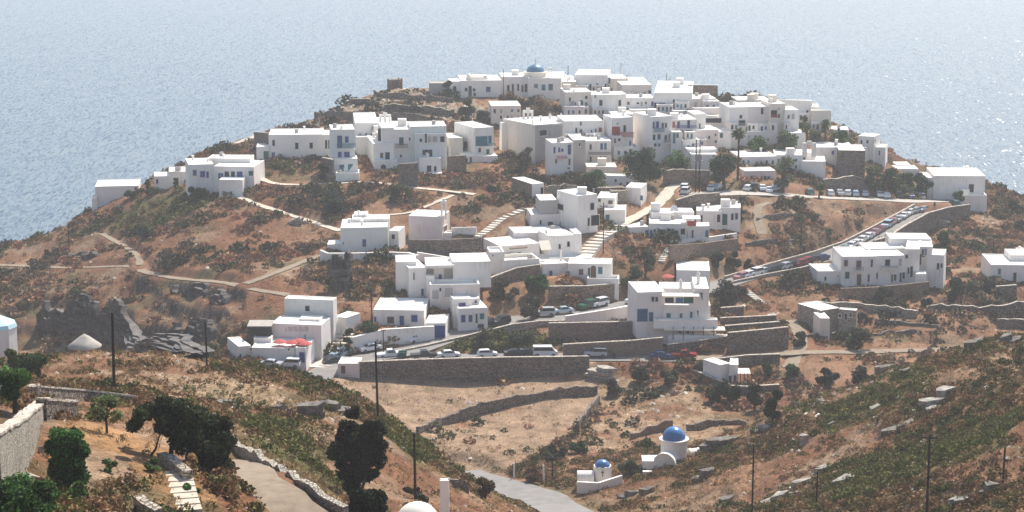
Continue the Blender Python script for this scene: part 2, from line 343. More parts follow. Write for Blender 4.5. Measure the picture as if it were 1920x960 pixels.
# rough ground and ledges
amp = np.clip((GY-60)/200, 0.25, 1)
G0 = G.copy()
field_mask = np.maximum(soft_poly([(620,705),(900,708),(1120,690),(1140,725),(1100,790),(1010,850),(920,895),(860,870),(800,830),(740,800),(640,745)], G0, 1.0, 262),
    soft_poly([(150,790),(330,800),(330,870),(300,900),(170,900),(110,850)], G0, .5))
rough = 1-0.85*field_mask
G = G+rough*(fbm(GX, GY, 16, 41, 3)*2.2+fbm(GX, GY, 4.0, 51, 4)*0.9*amp)
cliff_zones = [[(30,570),(270,520),(430,530),(420,640),(260,665),(20,650)], [(280,540),(440,530),(470,600),(330,640),(270,600)], [(590,350),(660,345),(665,405),(600,420)], [(600,485),(700,485),(690,540),(600,560)]]
ledge = np.zeros_like(G)
for z_ in cliff_zones: ledge = np.maximum(ledge, soft_poly(z_, G0, 4))
for Hs, kq, sdq in ((4.2, 6, 71), (1.5, 2.2, 76)):
    q = (G+fbm(GX, GY, 26, sdq, 4)*kq)/Hs; fq = q-np.floor(q); G = G+ledge*((np.clip((fq-0.6)/0.3, 0, 1)-fq)*Hs*.45)
# many small dry-stone terraces on the right hillside and the summit
tz = np.maximum.reduce([soft_poly(z_, G0, 4) for z_ in ([(1490,560),(1919,540),(1919,615),(1780,640),(1490,640)], [(500,240),(700,170),(850,160),(900,225),(700,240)])])
Hs2 = 2.4; q = (G+fbm(GX, GY, 24, 91, 3)*4)/Hs2; fq = q-np.floor(q)
G = G+0.75*tz*((np.clip((fq-0.72)/0.2, 0, 1)-fq)*Hs2)
rh = soft_poly([(1330,850),(1500,770),(1600,735),(1700,690),(1919,632),(1919,960),(1300,960)], G0, 3)
rg = fbm(GX, GY, 9, 95, 4); G = G+rh*(np.abs(rg)*-3.0+.6+np.clip(fbm(GX, GY, 5.5, 99, 3)-.08, 0, 1)*3.5)
GPLAIN = G.copy()

# ---------------------------------------------------------------- roads and paths: pixel centre lines, widths in metres
ROADS = []
def road(name, pix, width, material, kerb=False, lift=0.0, step=2.0, zlin=True):
    P = [hit(q[0], q[1], G0) if len(q) == 2 else at(*q) for q in pix]
    P = smooth_line(P, step)
    if zlin:                                   # even grade
        z = np.array([p[2] for p in P]); k = max(3, len(P)//6)|1
        zp = np.r_[np.full(k//2, z[0]), z, np.full(k//2, z[-1])]; z = np.convolve(zp, np.ones(k)/k, 'valid')
        for p, q_ in zip(P, z): p[2] = q_
    ROADS.append((name, P, width, material, kerb, lift)); return P
upper = road('road', [(585,712),(640,690),(700,672),(770,650),(850,628),(960,603),(1080,589),(1190,571),(1300,548),(1400,519),(1500,495),(1560,478),(1610,453),(1660,427),(1705,402),(1735,388),(1775,378),(1810,372)], 6.0, 'asphalt')
lower = road('road', [(668,688),(720,678),(800,672),(920,670),(1060,669),(1180,671),(1290,671)], 5.5, 'asphalt')
lane = road('path', [(1290,671),(1380,670),(1480,661),(1600,660),(1700,657),(1790,656)], 3.0, 'dirtpath')
valley = road('road', [(1150,1010),(1090,975),(1035,946),(985,922),(940,907,277),(900,898,282),(860,890,290)], 6.8, 'asphalt')
carpark = road('car_park', [(1280,368),(1340,362),(1420,362),(1500,367),(1560,371),(1640,374),(1720,376),(1775,378)], 6.5, 'concrete')
track = road('track', [(590,990),(545,950),(505,915),(470,885),(445,862)], 3.2, 'dirtpath', zlin=False)
FOOT = [('path', [(-30,497),(60,500),(150,502),(255,497),(268,510),(300,518),(360,525),(440,530),(480,540),(540,557)], 2.2, 'dirtpath'),
 ('path', [(445,368),(480,382),(530,398),(580,415),(640,433)], 2.0, 'path'), ('path', [(460,532),(520,510),(570,490),(600,478)], 1.7, 'dirtpath'),
 ('path', [(480,330),(520,345),(600,345),(690,341),(760,350),(840,358),(890,365)], 2.0, 'path'), ('path', [(727,403),(770,398),(820,378),(850,365)], 1.3, 'path'),
 ('path', [(1165,420),(1200,402),(1228,388),(1245,370),(1262,350),(1300,337)], 3.0, 'path'), ('path', [(215,452),(190,438),(230,460),(258,480),(262,498)], 1.5, 'dirtpath'),
 ('path', [(1430,440),(1420,405),(1425,385),(1445,380)], 2.0, 'dirtpath'), ('path', [(1480,690),(1500,650),(1500,625),(1480,600)], 2.5, 'dirtpath'), ('path', [(440,270),(470,258),(510,232)], 2.0, 'path')]
for f_ in FOOT: road(*f_[:3], f_[3], step=1.5)
for name, P, wd, m_, kb, lf in ROADS:
    b, zz = seg_dist(GX, GY, P)
    w_ = np.clip((wd/2+0.5+(3.0 if wd > 4 else 1.2)-b)/(3.0 if wd > 4 else 1.2), 0, 1)
    w_ = w_*w_*(3-2*w_); G = G*(1-w_)+(zz-0.12)*w_
GB = G.copy()          # ground that houses and walls are set out on
onroad = np.zeros_like(G)
for name, P, wd, m_, kb, lf in ROADS: onroad = np.maximum(onroad, (seg_dist(GX, GY, P)[0] < wd/2+1.1).astype(float))
PADS = []              # footprints cut into the slope

# ---------------------------------------------------------------- builders: houses
def kx(px, py): d = ray(px, py); return d[0]/d[1]
def plane_hit(px, py, A, n):
    d = ray(px, py); O = np.array([0, 0, CAMH]); t = ((np.asarray(A)-O)@n)/(d@n); return O+t*d
MATN = {'b': 'blue', 't': 'teal', 'd': 'dark', 'g': 'green', 'r': 'red', 'n': 'wood', 'l': 'lblue', 'p': 'purple', 's': 'grey', 'w': 'white'}
class Vol:      # one block of a house, set out from its outline in the photograph
    def __init__(s, xl, xr, yt, yb, yaw=12, d=7.0, side=None, dy=0.0, m='white', w=(), bal=(), roof='roofw', par=0.16, zb=None, sm=None, eave=0):
        s.__dict__.update(locals()); del s.__dict__['s']
        if -6 < dy < -.4 and d > 1.7: s.dy = dy*2.0; s.d = d-dy
        elif not side: s.d = d*1.2
    def solve(s, Y0=None, zbase=None):
        yw = R(s.yaw); s.near = s.xl if s.yaw >= 0 else s.xr
        if Y0 is None:
            P = hit(s.near, s.yb, GB); Y = P[1]
        else: Y = Y0+s.dy
        A = at(s.near, s.yb, Y); s.r = np.array([math.cos(yw), math.sin(yw), 0]); s.b = np.array([-math.sin(yw), math.cos(yw), 0]); s.n = -s.b
        k = kx(s.xr if s.yaw >= 0 else s.xl, s.yb)
        t = (k*A[1]-A[0])/(s.r[0]-k*s.r[1]); s.wd = abs(t)
        if s.side:
            xs = s.xl-s.side if s.yaw >= 0 else s.xr+s.side
            k = kx(xs, s.yb); s.d = (A[0]-k*A[1])/(k*s.b[1]-s.b[0])
            s.d = min(max(s.d, 1.5), 30)
        s.A = A; s.zt = at(s.near, s.yt, Y)[2]; s.zb_ = A[2] if zbase is None else zbase
        if s.zb: s.zb_ = at(s.near, s.zb, Y)[2]
        L = A if s.yaw >= 0 else A-s.r*s.wd
        s.P = [L, L+s.r*s.wd, L+s.r*s.wd+s.b*s.d, L+s.b*s.d]
        return s
    def build(s, root, org, drop=2.6):
        z0 = s.zb_-(0 if s.zb else drop); rs = np.random.default_rng(int(s.xl*7+s.yt*13))
        c = sum(s.P)/4; j = lambda: rs.normal(0, 0.05, 2)
        def ring(z, inset, jit=True):
            out = []
            for i, p in enumerate(s.P):
                q = p[:2].copy(); sx = s.r[:2]*(1 if i in (0, 3) else -1); sy = s.b[:2]*(1 if i in (0, 1) else -1)
                q = q+inset*(sx+sy)+(jit_[i] if jit else 0); out.append((q[0]-org[0], q[1]-org[1], z-org[2]))
            return out
        jit_ = [j() for _ in range(4)]; zj = rs.normal(0, 0.04, 4)
        b0 = ring(z0, -0.05); t0 = ring(s.zt, 0.05); t0 = [(a, b_, z+q) for (a, b_, z), q in zip(t0, zj)]
        pw = min(0.28, s.wd*0.15, s.d*0.15)
        t1 = [(a, b_, z+q) for (a, b_, z), q in zip(ring(s.zt-0.015, 0.05+pw), zj)]; t2 = ring(s.zt-s.par, 0.05+pw+0.01)
        V = b0+t0+t1+t2; Fc = []; mi = []
        for i in range(4):
            k = (i+1) % 4
            Fc += [(i, k, 4+k, 4+i), (4+i, 4+k, 8+k, 8+i), (8+i, 8+k, 12+k, 12+i)]
            mi += [1 if (s.sm and i == (3 if s.yaw >= 0 else 1)) else 0, 2, 2]
        new_obj('wall', mesh('wall', V, Fc, [M[s.m], M[s.sm or s.m], M[s.roof]], mi), root)
        rf = ring(s.zt-s.par+0.05, 0.05+pw+0.02); lo = [(a, b_, z-0.12) for a, b_, z in rf]
        new_obj('roof', mesh('roof', rf+lo, [(0,1,2,3),(7,6,5,4),(0,4,5,1),(1,5,6,2),(2,6,7,3),(3,7,4,0)], M[s.roof]), root)
        for q in s.w: s.window(root, org, *q)
        for q in s.bal: s.balcony(root, org, *q)
    def face(s, px):
        if s.xl-0.5 <= px <= s.xr+0.5 or not s.side: return s.A, s.n, s.r
        if s.yaw > 0 and s.xl-s.side-1 <= px < s.xl: return s.A, -s.r, s.b
        if s.yaw < 0 and s.xr < px <= s.xr+s.side+1: return s.A, s.r, s.b
        return s.A, s.n, s.r
    def window(s, root, org, x0, y0, x1, y1, c='d', arch=False):
        A, n, t = s.face((x0+x1)/2); up = np.array([0, 0, 1.0]); ym = (y0+y1)/2
        a = plane_hit(x0, ym, A, n); b = plane_hit(x1, ym, A, n); m = plane_hit((x0+x1)/2, ym, A, n)
        h = abs(plane_hit((x0+x1)/2, y0, A, n)[2]-plane_hit((x0+x1)/2, y1, A, n)[2])/2; hw = min(np.linalg.norm(b-a)/2*1.15, 3.5); h *= 1.08
        m = m-np.asarray(org); mt = M[MATN[c.lower()]]; mb = MB(); door = c.isupper() or h > 0.95
        if arch:
            pr = [(-hw, -h), (hw, -h)]+[(hw*math.cos(q), h-hw+hw*math.sin(q)) for q in np.linspace(0, math.pi, 9)]
            fr = [m+t*x+up*z+n*0.05 for x, z in pr]; bk = [m+t*x+up*z-n*0.05 for x, z in pr]; k = len(pr)
            mb.add(fr+bk, [list(range(k)), list(range(2*k-1, k-1, -1))]+[(i, k+i, k+(i+1) % k, (i+1) % k) for i in range(k)])
        elif c.lower() in 'btglpr' and not door and hw > 0.35:
            for sx in (-1, 1): mb.obox(m+t*hw*0.52*sx+n*0.03, t*hw*0.46, n*0.05, up*h)
            mb.obox(m+n*0.01, t*hw*0.1, n*0.04, up*h*0.98)
        else: mb.obox(m+n*0.01, t*hw, n*0.05, up*h)
        o = mb.build('door' if door else 'window', mt, root)
        fb = MB(); w_ = 0.05
        if not arch:
            fb.obox(m+up*(h+w_)+n*0.03, t*(hw+2*w_), n*0.07, up*w_)
            for sx in (-1, 1): fb.obox(m+t*(hw+w_)*sx+n*0.03, t*w_, n*0.07, up*h)
            fb.build('frame', M['frame'] if s.m != 'brownstone' else M['wood'], o)
        if not door:
            MB().obox(m-up*(h+0.06)+n*0.08, t*(hw+0.2), n*0.14, up*0.06).build('sill', M['roofw'], o)
    def balcony(s, root, org, x0, x1, y0, y1, c='s', out=1.0):
        A, n, t = s.face((x0+x1)/2); up = np.array([0, 0, 1.0])
        a = plane_hit(x0, y1, A, n)-org; b = plane_hit(x1, y1, A, n)-org; h = abs(plane_hit((x0+x1)/2, y0, A, n)[2]-plane_hit((x0+x1)/2, y1, A, n)[2])
        m = (a+b)/2; hw = np.linalg.norm(b-a)/2; tt = (b-a)/(2*hw)
        o = MB().obox(m+n*out/2, tt*hw, n*out/2, up*0.08).build('balcony', M['white'], root)
        rb = MB(); k = max(4, int(hw*2/0.22))
        for i in range(k+1): rb.obox(m+tt*(hw*(2*i/k-1))+n*(out-0.04)+up*(h/2+0.08), tt*0.045, n*0.03, up*h/2)
        rb.obox(m+n*(out-0.04)+up*(h+0.08), tt*hw, n*0.04, up*0.05)
        for sx in (-1, 1): rb.obox(m+tt*hw*sx+n*out/2+up*(h+0.08), tt*0.03, n*out/2, up*0.04)
        rb.build('railing', M[MATN[c]], o)
HOUSES = []
def clutter(root, org, vols):
    rs = np.random.default_rng(int(abs(org[0])*10+org[1])); v0 = vols[0]
    for v in vols:
        if v.d < 5 or v.wd < 4 or v.zb: continue
        for _ in range(int(rs.integers(0, 3))):
            c = v.P[0]+v.r*v.wd*rs.uniform(.12, .88)+v.b*v.d*rs.uniform(.2, .85)-org; z = v.zt-org[2]-v.par; w = rs.uniform(.18, .3); h = rs.uniform(.6, 1.2); k = rs.integers(0, 4)
            if k == 0: MB().box(c[0]-1.0, c[1]-1.0, z, c[0]+1.0, c[1]+1.0, z+rs.uniform(1.2, 1.9)).build('roof_room', M[v.m], root)
            elif k == 1: MB().lathe([(.5, z), (.5, z+1.0), (.42, z+1.05)], 12, (c[0], c[1], 0)).build('water_tank', M['grey'], root)
            else: MB().box(c[0]-w, c[1]-w, z, c[0]+w, c[1]+w, z+h).box(c[0]-w*1.4, c[1]-w*1.4, z+h, c[0]+w*1.4, c[1]+w*1.4, z+h+.15).build('chimney', M['white'], root)
        if (len(v.w) == 0 or (len(v.w) <= 2 and v.xl > 1040)) and v.m in ('white', 'cream', 'pink') and v.yt < 300 and v.xl > 640 and v.xr-v.xl > 18:
            hh = (v.yb-v.yt)
            for i in range(int((v.xr-v.xl)//11)):
                x = v.xl+6+i*11+rs.uniform(-2, 2)
                for y in ([v.yt+7] if hh < 26 else [v.yt+7, v.yt+19]):
                    if rs.uniform() < .75 and x+3 < v.xr and all(abs(x-q[0]) > 7 or abs(y-q[1]) > 10 for q in v.w): v.window(root, org, x, y, x+rs.uniform(2.6, 4), y+rs.uniform(4, 8), 'ddnbtds'[int(rs.integers(0, 7))])
def house(name, label, vols, cat='house', group=None, Y=None, extra=None, drop=2.6):
    v0 = vols[0].solve(None if Y is None else Y)
    for v in vols[1:]: v.solve(v0.A[1], v0.zb_)
    root = thing(name, label, cat, v0.A, 0, group); org = np.array(v0.A)
    for v in vols:
        v.build(root, org, drop)
        ctr = sum(v.P)/4
        PADS.append(([ctr+(p-ctr)*(1+0.7/max(np.linalg.norm(p-ctr), 1)) for p in v.P], v0.zb_-0.05))
    HOUSES.append((root, vols))
    if cat in ('house', 'church') and v0.yt < 480: clutter(root, org, vols)
    if extra: extra(root, org, vols)
    return root
def chimney(root, org, px, yt, yb, Y, w=0.35, m='white', cap=True):
    a = at(px, yb, Y)-org; t = at(px, yt, Y)-org; mb = MB().box(a[0]-w, a[1]-w, a[2]-1, a[0]+w, a[1]+w, t[2])
    if cap: mb.box(a[0]-w*.6, a[1]-w*.6, t[2], a[0]+w*.6, a[1]+w*.6, t[2]+w*1.1)
    mb.build('chimney', M[m], root)

# ---------------------------------------------------------------- walls, stairs
def wall(name, label, pts, thick=0.5, m='stone', cap='cap', cat='wall', group=None, Y=None, ragged=0.0, drop=1.8, capz=0.14, prop=True):
    """pts: (pixel x, pixel y of the top, pixel y of the foot)"""
    B = []; T = []
    for i, (px, yt, yb) in enumerate(pts):
        P = hit(px, yb, GB) if Y is None else at(px, yb, Y[i] if isinstance(Y, (list, tuple)) else Y)
        B.append(P); T.append(at(px, yt, P[1]))
    # even out the depth jitter of the ground
    Ys = np.array([b[1] for b in B])
    if Y is None and len(Ys) > 2:
        ks = np.convolve(np.r_[Ys[0], Ys, Ys[-1]], [0.25, 0.5, 0.25], 'valid'); ks[0] = Ys[0]; ks[-1] = Ys[-1]
        B = [at(p[0], p[2], y) for p, y in zip(pts, ks)]; T = [at(p[0], p[1], y) for p, y in zip(pts, ks)]
    n = []; B2 = []; T2 = []
    for i in range(len(pts)-1):
        L = np.linalg.norm(B[i+1]-B[i]); k = max(1, int(L/(1.2 if ragged else 4)))
        for j in range(k):
            f = j/k; B2.append(B[i]+(B[i+1]-B[i])*f); T2.append(T[i]+(T[i+1]-T[i])*f)
    B2.append(B[-1]); T2.append(T[-1]); org = B2[len(B2)//2].copy(); rs = np.random.default_rng(len(B2)+int(pts[0][0]))
    V = []; Fc = []; VC = []; FC = []; Nn = len(B2)
    for i in range(Nn):
        d = B2[min(i+1, Nn-1)]-B2[max(i-1, 0)]; d = d[:2]/(np.linalg.norm(d[:2])+1e-9); nn = np.array([-d[1], d[0]])
        if nn[1] < 0: nn = -nn
        if i in (0, Nn-1) and Nn > 2: pass
        rg = rs.normal(0, ragged) if ragged else 0
        f = B2[i][:2]+rs.normal(0, ragged*0.3, 2); k = f+nn*thick; zt = T2[i][2]+rg; zb = min(B2[i][2], gz(f[0], f[1], GB))-drop
        V += [(f[0], f[1], zb), (f[0], f[1], zt), (k[0], k[1], zt), (k[0], k[1], zb)]
        f2 = f-nn*0.06; k2 = k+nn*0.06
        VC += [(f2[0], f2[1], zt+0.002), (f2[0], f2[1], zt+capz), (k2[0], k2[1], zt+capz), (k2[0], k2[1], zt+0.002)]
    for i in range(Nn-1):
        for j in range(4): Fc.append((4*i+j, 4*i+4+j, 4*i+4+(j+1) % 4, 4*i+(j+1) % 4))
    Fc += [(0, 1, 2, 3), tuple(4*(Nn-1)+j for j in (3, 2, 1, 0))]
    o = new_obj(name, mesh(name, V, Fc, M[m], org=org)); o.location = org; tag(o, label, cat, group)
    if cap:
        c = new_obj('coping', mesh('coping', VC, Fc, M[cap], org=org), o)
    return o
def stairs(name, label, pix, width, n, m='step', cat='stairs', Gr=None):
    P = smooth_line([hit(a, b, GB) for a, b in pix], 0.5); L = np.r_[0, np.cumsum([np.linalg.norm(P[i+1]-P[i]) for i in range(len(P)-1)])]
    mb = MB(); org = P[0]
    for i in range(n):
        s0 = L[-1]*i/n; s1 = L[-1]*(i+1)/n
        a = np.array([np.interp(s0, L, [p[k] for p in P]) for k in range(3)]); b = np.array([np.interp(s1, L, [p[k] for p in P]) for k in range(3)])
        d = (b-a)[:2]; ln = np.linalg.norm(d); d = d/(ln+1e-9); c = (a+b)/2-org; top = max(a[2], b[2])-org[2]+0.1
        t = np.array([d[0], d[1], 0]); s_ = np.array([-d[1], d[0], 0]); h = 0.8
        mb.obox((c[0], c[1], top-h), t*ln*0.5, s_*width/2, np.array([0, 0, h]))
    o = mb.build(name, M[m]); o.location = org; tag(o, label, cat); return o
def strip(name, P, wd, m, lift):
    V = []; Fc = []
    for i, p in enumerate(P):
        d = P[min(i+1, len(P)-1)]-P[max(i-1, 0)]; d = d[:2]/(np.linalg.norm(d[:2])+1e-9); nn = np.array([-d[1], d[0]])
        w = wd/2*(1+(0.12*math.sin(i*0.9)+0.1*math.sin(i*2.3) if wd < 4 else 0))
        V += [(p[0]+nn[0]*w, p[1]+nn[1]*w, p[2]+lift), (p[0]-nn[0]*w, p[1]-nn[1]*w, p[2]+lift)]
    for i in range(len(P)-1): Fc.append((2*i, 2*i+1, 2*i+3, 2*i+2))
    return tag(new_obj(name, mesh(name, V, Fc, M[m])), kind='structure')

# ---------------------------------------------------------------- vehicles
def car_proto(kind):
    # side profiles (x, z, half width), nose towards +x; glass as (x, z) polygons
    if kind == 'sedan':
        pr = [(-2.15,.32,.8),(-2.15,.80,.82),(-2.05,.93,.80),(-1.45,.97,.80),(-0.85,1.38,.60),(0.25,1.42,.60),(1.0,.98,.78),(1.95,.84,.78),(2.12,.62,.80),(2.12,.32,.8)]
        gl = [(-1.30,1.0),(-0.82,1.33),(0.22,1.36),(0.85,1.0)]; wx = 1.30
    elif kind == 'hatch':
        pr = [(-1.85,.32,.8),(-1.87,.80,.82),(-1.78,.98,.79),(-1.45,1.42,.62),(0.15,1.48,.62),(0.95,1.02,.78),(1.75,.86,.78),(1.9,.62,.8),(1.9,.32,.8)]
        gl = [(-1.62,1.03),(-1.38,1.37),(0.12,1.42),(0.82,1.04)]; wx = 1.15
    elif kind == 'suv':
        pr = [(-2.1,.42,.86),(-2.12,1.0,.88),(-2.05,1.10,.86),(-1.95,1.72,.74),(0.25,1.76,.74),(0.75,1.14,.84),(1.95,1.04,.84),(2.1,.8,.86),(2.1,.42,.86)]
        gl = [(-1.98,1.16),(-1.90,1.66),(0.22,1.70),(0.68,1.16)]; wx = 1.30
    elif kind == 'van':
        pr = [(-2.25,.40,.86),(-2.27,1.2,.88),(-2.2,1.98,.78),(1.15,2.02,.78),(1.75,1.2,.84),(2.2,1.02,.84),(2.28,.7,.86),(2.28,.40,.86)]
        gl = [(-2.15,1.25),(-2.1,1.78),(1.1,1.82),(1.55,1.25)]; wx = 1.45
    else:  # pickup
        pr = [(-2.4,.45,.86),(-2.42,.98,.88),(-0.65,.98,.86),(-0.55,1.62,.72),(0.45,1.65,.72),(1.0,1.08,.84),(2.15,.98,.84),(2.3,.75,.86),(2.3,.45,.86)]
        gl = [(-0.52,1.1),(-0.48,1.56),(0.42,1.58),(0.88,1.1)]; wx = 1.45
    root = bpy.data.objects.new('parked_car', None); root.empty_display_size = 0.3; COL.objects.link(root)
    n = len(pr); V = [(x, w, z) for x, z, w in pr]+[(x, -w, z) for x, z, w in pr]
    Fc = [list(range(n))[::-1], list(range(n, 2*n))]+[(i, (i+1) % n, n+(i+1) % n, n+i) for i in range(n)]
    body = new_obj('body', mesh('body_'+kind, V, Fc, CARM['white']), root)
    zlo = gl[0][1]; zhi = max(g[1] for g in gl)
    def hw(z): # half width of the greenhouse at height z
        ws = [(p[1], p[2]) for p in pr if p[1] > 0.9]; zt = max(w[0] for w in ws); wt = min(w[1] for w in ws); wb = max(w[1] for w in ws)
        zb = min(w[0] for w in ws); return wb+(wt-wb)*(z-zb)/(zt-zb)
    for s in (1, -1):
        mb = MB(); q = [(x, s*(hw(z)+0.03), z) for x, z in gl]; q2 = [(x, s*(hw(z)-0.06), z) for x, z in gl]
        mb.add(q+q2, [(0,1,2,3),(7,6,5,4),(0,4,5,1),(1,5,6,2),(2,6,7,3),(3,7,4,0)]).build('window', M['carglass'], root)
    # windscreen and rear window just proud of the body
    for (xa, za), (xb, zb), nm in ((gl[2], gl[3], 'windscreen'), (gl[1], gl[0], 'rear_window')):
        dx = 0.10 if nm == 'windscreen' else -0.08
        wa, wb2 = hw(za)-0.05, hw(zb)-0.04
        a = [(xa+dx*.8, -wa, za+.02), (xa+dx*.8, wa, za+.02), (xb+dx*1.5, wb2, zb+.02), (xb+dx*1.5, -wb2, zb+.02)]
        b = [(x-dx, y, z-.05) for x, y, z in a]
        MB().add(a+b, [(0,1,2,3),(7,6,5,4),(0,4,5,1),(1,5,6,2),(2,6,7,3),(3,7,4,0)]).build(nm, M['carglass'], root)
    rw = 0.31 if kind in ('sedan', 'hatch') else 0.36
    for sx in (1, -1):
        for sy in (1, -1):
            mb = MB().tube([(sx*wx, sy*0.90, rw), (sx*wx, sy*0.66, rw)], rw, 12, 0).tube([(sx*wx, sy*0.905, rw), (sx*wx, sy*0.88, rw)], rw*0.55, 10, 1)
            mb.build('wheel', [M['tyre'], M['metal']], root)
    return root
CARP = {}
def copy_tree(o):
    c = o.copy(); COL.objects.link(c)
    for ch in o.children:
        k = ch.copy(); COL.objects.link(k); k.parent = c
    return c
def car(px, py, kind, color, label, head=None, line=None, group='parked cars along the village roads', name='parked_car'):
    P = hit(px, py, G); pitch = 0
    if line is not None:
        k = int(np.argmin([np.hypot(*(q[:2]-P[:2])) for q in line])); k = min(max(k, 1), len(line)-2); d = line[k+1]-line[k-1]
        h0 = math.atan2(d[1], d[0]); pitch = math.atan2(d[2], np.hypot(d[0], d[1]))
        if head == 'back': h0 += math.pi; pitch = -pitch
        P[2] = line[k][2]+0.04
    else: h0 = R(head or 0); P[2] = gz(P[0], P[1])+0.08
    if kind not in CARP: CARP[kind] = o = car_proto(kind)
    else: o = copy_tree(CARP[kind])
    o.name = name; o.location = tuple(P); o.rotation_euler = (0, -pitch, h0+random.uniform(-.03, .03))
    tag(o, label, 'van' if kind == 'van' else 'car', group)
    for ch in o.children:
        if ch.name.startswith('body'): ch.material_slots[0].link = 'OBJECT'; ch.material_slots[0].material = CARM[color]
    return o

# ---------------------------------------------------------------- foliage
def cloud(name, c, s, col, m, parent=None, org=None, flat=None, aspect=0.6, seed=1, vertical=0.0):
    r = np.random.default_rng(seed); n = len(c)
    a = r.normal(size=(n, 3)); a[:, 2] *= (1-vertical*.9)
    if vertical: a[:, 2] += vertical*r.choice([-1, 1], n)*1.4
    a /= np.linalg.norm(a, axis=1)[:, None]
    b = np.cross(a, r.normal(size=(n, 3))); b /= np.linalg.norm(b, axis=1)[:, None]+1e-9
    s = np.asarray(s)[:, None]*r.uniform(.6, 1.3, (n, 1)); c = np.asarray(c)-(0 if org is None else np.asarray(org))
    V = np.stack([c-a*s, c+b*s*aspect+a*s*.1, c+a*s, c-b*s*aspect-a*s*.1], 1).reshape(-1, 3)
    me = bpy.data.meshes.new(name); me.vertices.add(4*n); me.vertices.foreach_set('co', V.astype(np.float32).ravel())
    me.loops.add(4*n); me.loops.foreach_set('vertex_index', np.arange(4*n, dtype=np.int32))
    me.polygons.add(n); me.polygons.foreach_set('loop_start', np.arange(0, 4*n, 4, dtype=np.int32)); 
    at_ = me.attributes.new('col', 'FLOAT_COLOR', 'POINT')
    cc = np.c_[np.repeat(np.asarray(col, float), 4, 0), np.ones(4*n)]; at_.data.foreach_set('color', cc.astype(np.float32).ravel())
    me.materials.append(m); me.update(); me.validate()
    return new_obj(name, me, parent)
def tint(base, n, r, v=0.35, hue=0.12):
    k = r.lognormal(0, v, n)[:, None]; return np.clip(np.asarray(base)[None]*k*(1+r.normal(0, hue, (n, 3))*np.array([1, .5, .7])), 0.004, 0.9)
def blob(r, n, cx, rad, shell=0.55):
    d = r.normal(size=(n, 3)); d /= np.linalg.norm(d, axis=1)[:, None]
    return np.asarray(cx)+d*(r.uniform(shell, 1, n)**0.6)[:, None]*np.asarray(rad)
def tree(name, label, px, yb, yt, wpx, col=(.05, .075, .03), cat='tree', group=None, trunk=0.16, clumps=9, leaves=150, lsz=0.3, Y=None, lean=0.0, seedadd=0, shape='round', bark='bark', tw=1.0):
    P = hit(px, yb, G) if Y is None else at(px, yb, Y)
    if Y is None: P[2] = gz(P[0], P[1])
    r = np.random.default_rng(int(px*3+yb)+seedadd); ppm = F/(P[1]*CP-(P[2]-CAMH)*SP)
    H = (yb-yt)/ppm; Wd = wpx/ppm/2; root = thing(name, label, cat, P, 0, group)
    zc = H*trunk; cs = []; rr = []
    for i in range(clumps):
        f = r.uniform(0, 1); z = zc+(H-zc)*(0.12+0.80*f)
        if shape == 'round': w = Wd*math.sqrt(max(0.05, 1-((f-0.42)/0.62)**2))
        elif shape == 'cone': w = Wd*(1.05-0.75*f)
        elif shape == 'flat': w = Wd*(0.75+0.25*math.sin(f*3.1)); z = zc+(H-zc)*(0.3+0.55*f)
        else: w = Wd*(0.75+0.3*math.sin(f*3.14))
        an = r.uniform(0, 6.283); q = math.sqrt(r.uniform(0.05, 1))*0.72
        cs.append(np.array([math.cos(an)*w*q+lean*H*(z/H), math.sin(an)*w*q, z])); rr.append(min(Wd*r.uniform(.3, .5), H*0.3))
    tb = MB(); th = max(0.10, min(0.45, Wd*0.10+0.05))*tw
    top = np.array([lean*H*trunk*1.2, 0, zc+0.12*(H-zc)]); tb.tube([(0, 0, -0.6), (lean*H*.2+r.normal(0, .05), r.normal(0, .05), zc*0.55), top], [th*1.25, th, th*0.75], 8)
    for c in cs[:7]: tb.tube([top*0.9, top*0.4+c*0.6+r.normal(0, .15, 3), c], [th*0.55, th*0.35, th*0.12], 5)
    tb.build('trunk', M[bark], root)
    pts = []; cl = []
    for c, q in zip(cs, rr):
        n = int(leaves*1.5*r.uniform(.7, 1.3)); pts.append(blob(r, n, c, (q, q, q*0.8), .25)); cl.append(tint(np.asarray(col)*1.25*r.uniform(.6, 1.5), n, r))
    pts = np.concatenate(pts); cl = np.concatenate(cl)
    cloud('crown', pts, np.full(len(pts), lsz), cl, M['leaf'], root, seed=int(px))
    return root
def shrub(label, px, yb, yt, wpx, col, name='shrub', cat='shrub', group='large single shrubs on the slopes', **k):
    return tree(name, label, px, yb, yt, wpx, col, cat, group, trunk=0.06, **k)
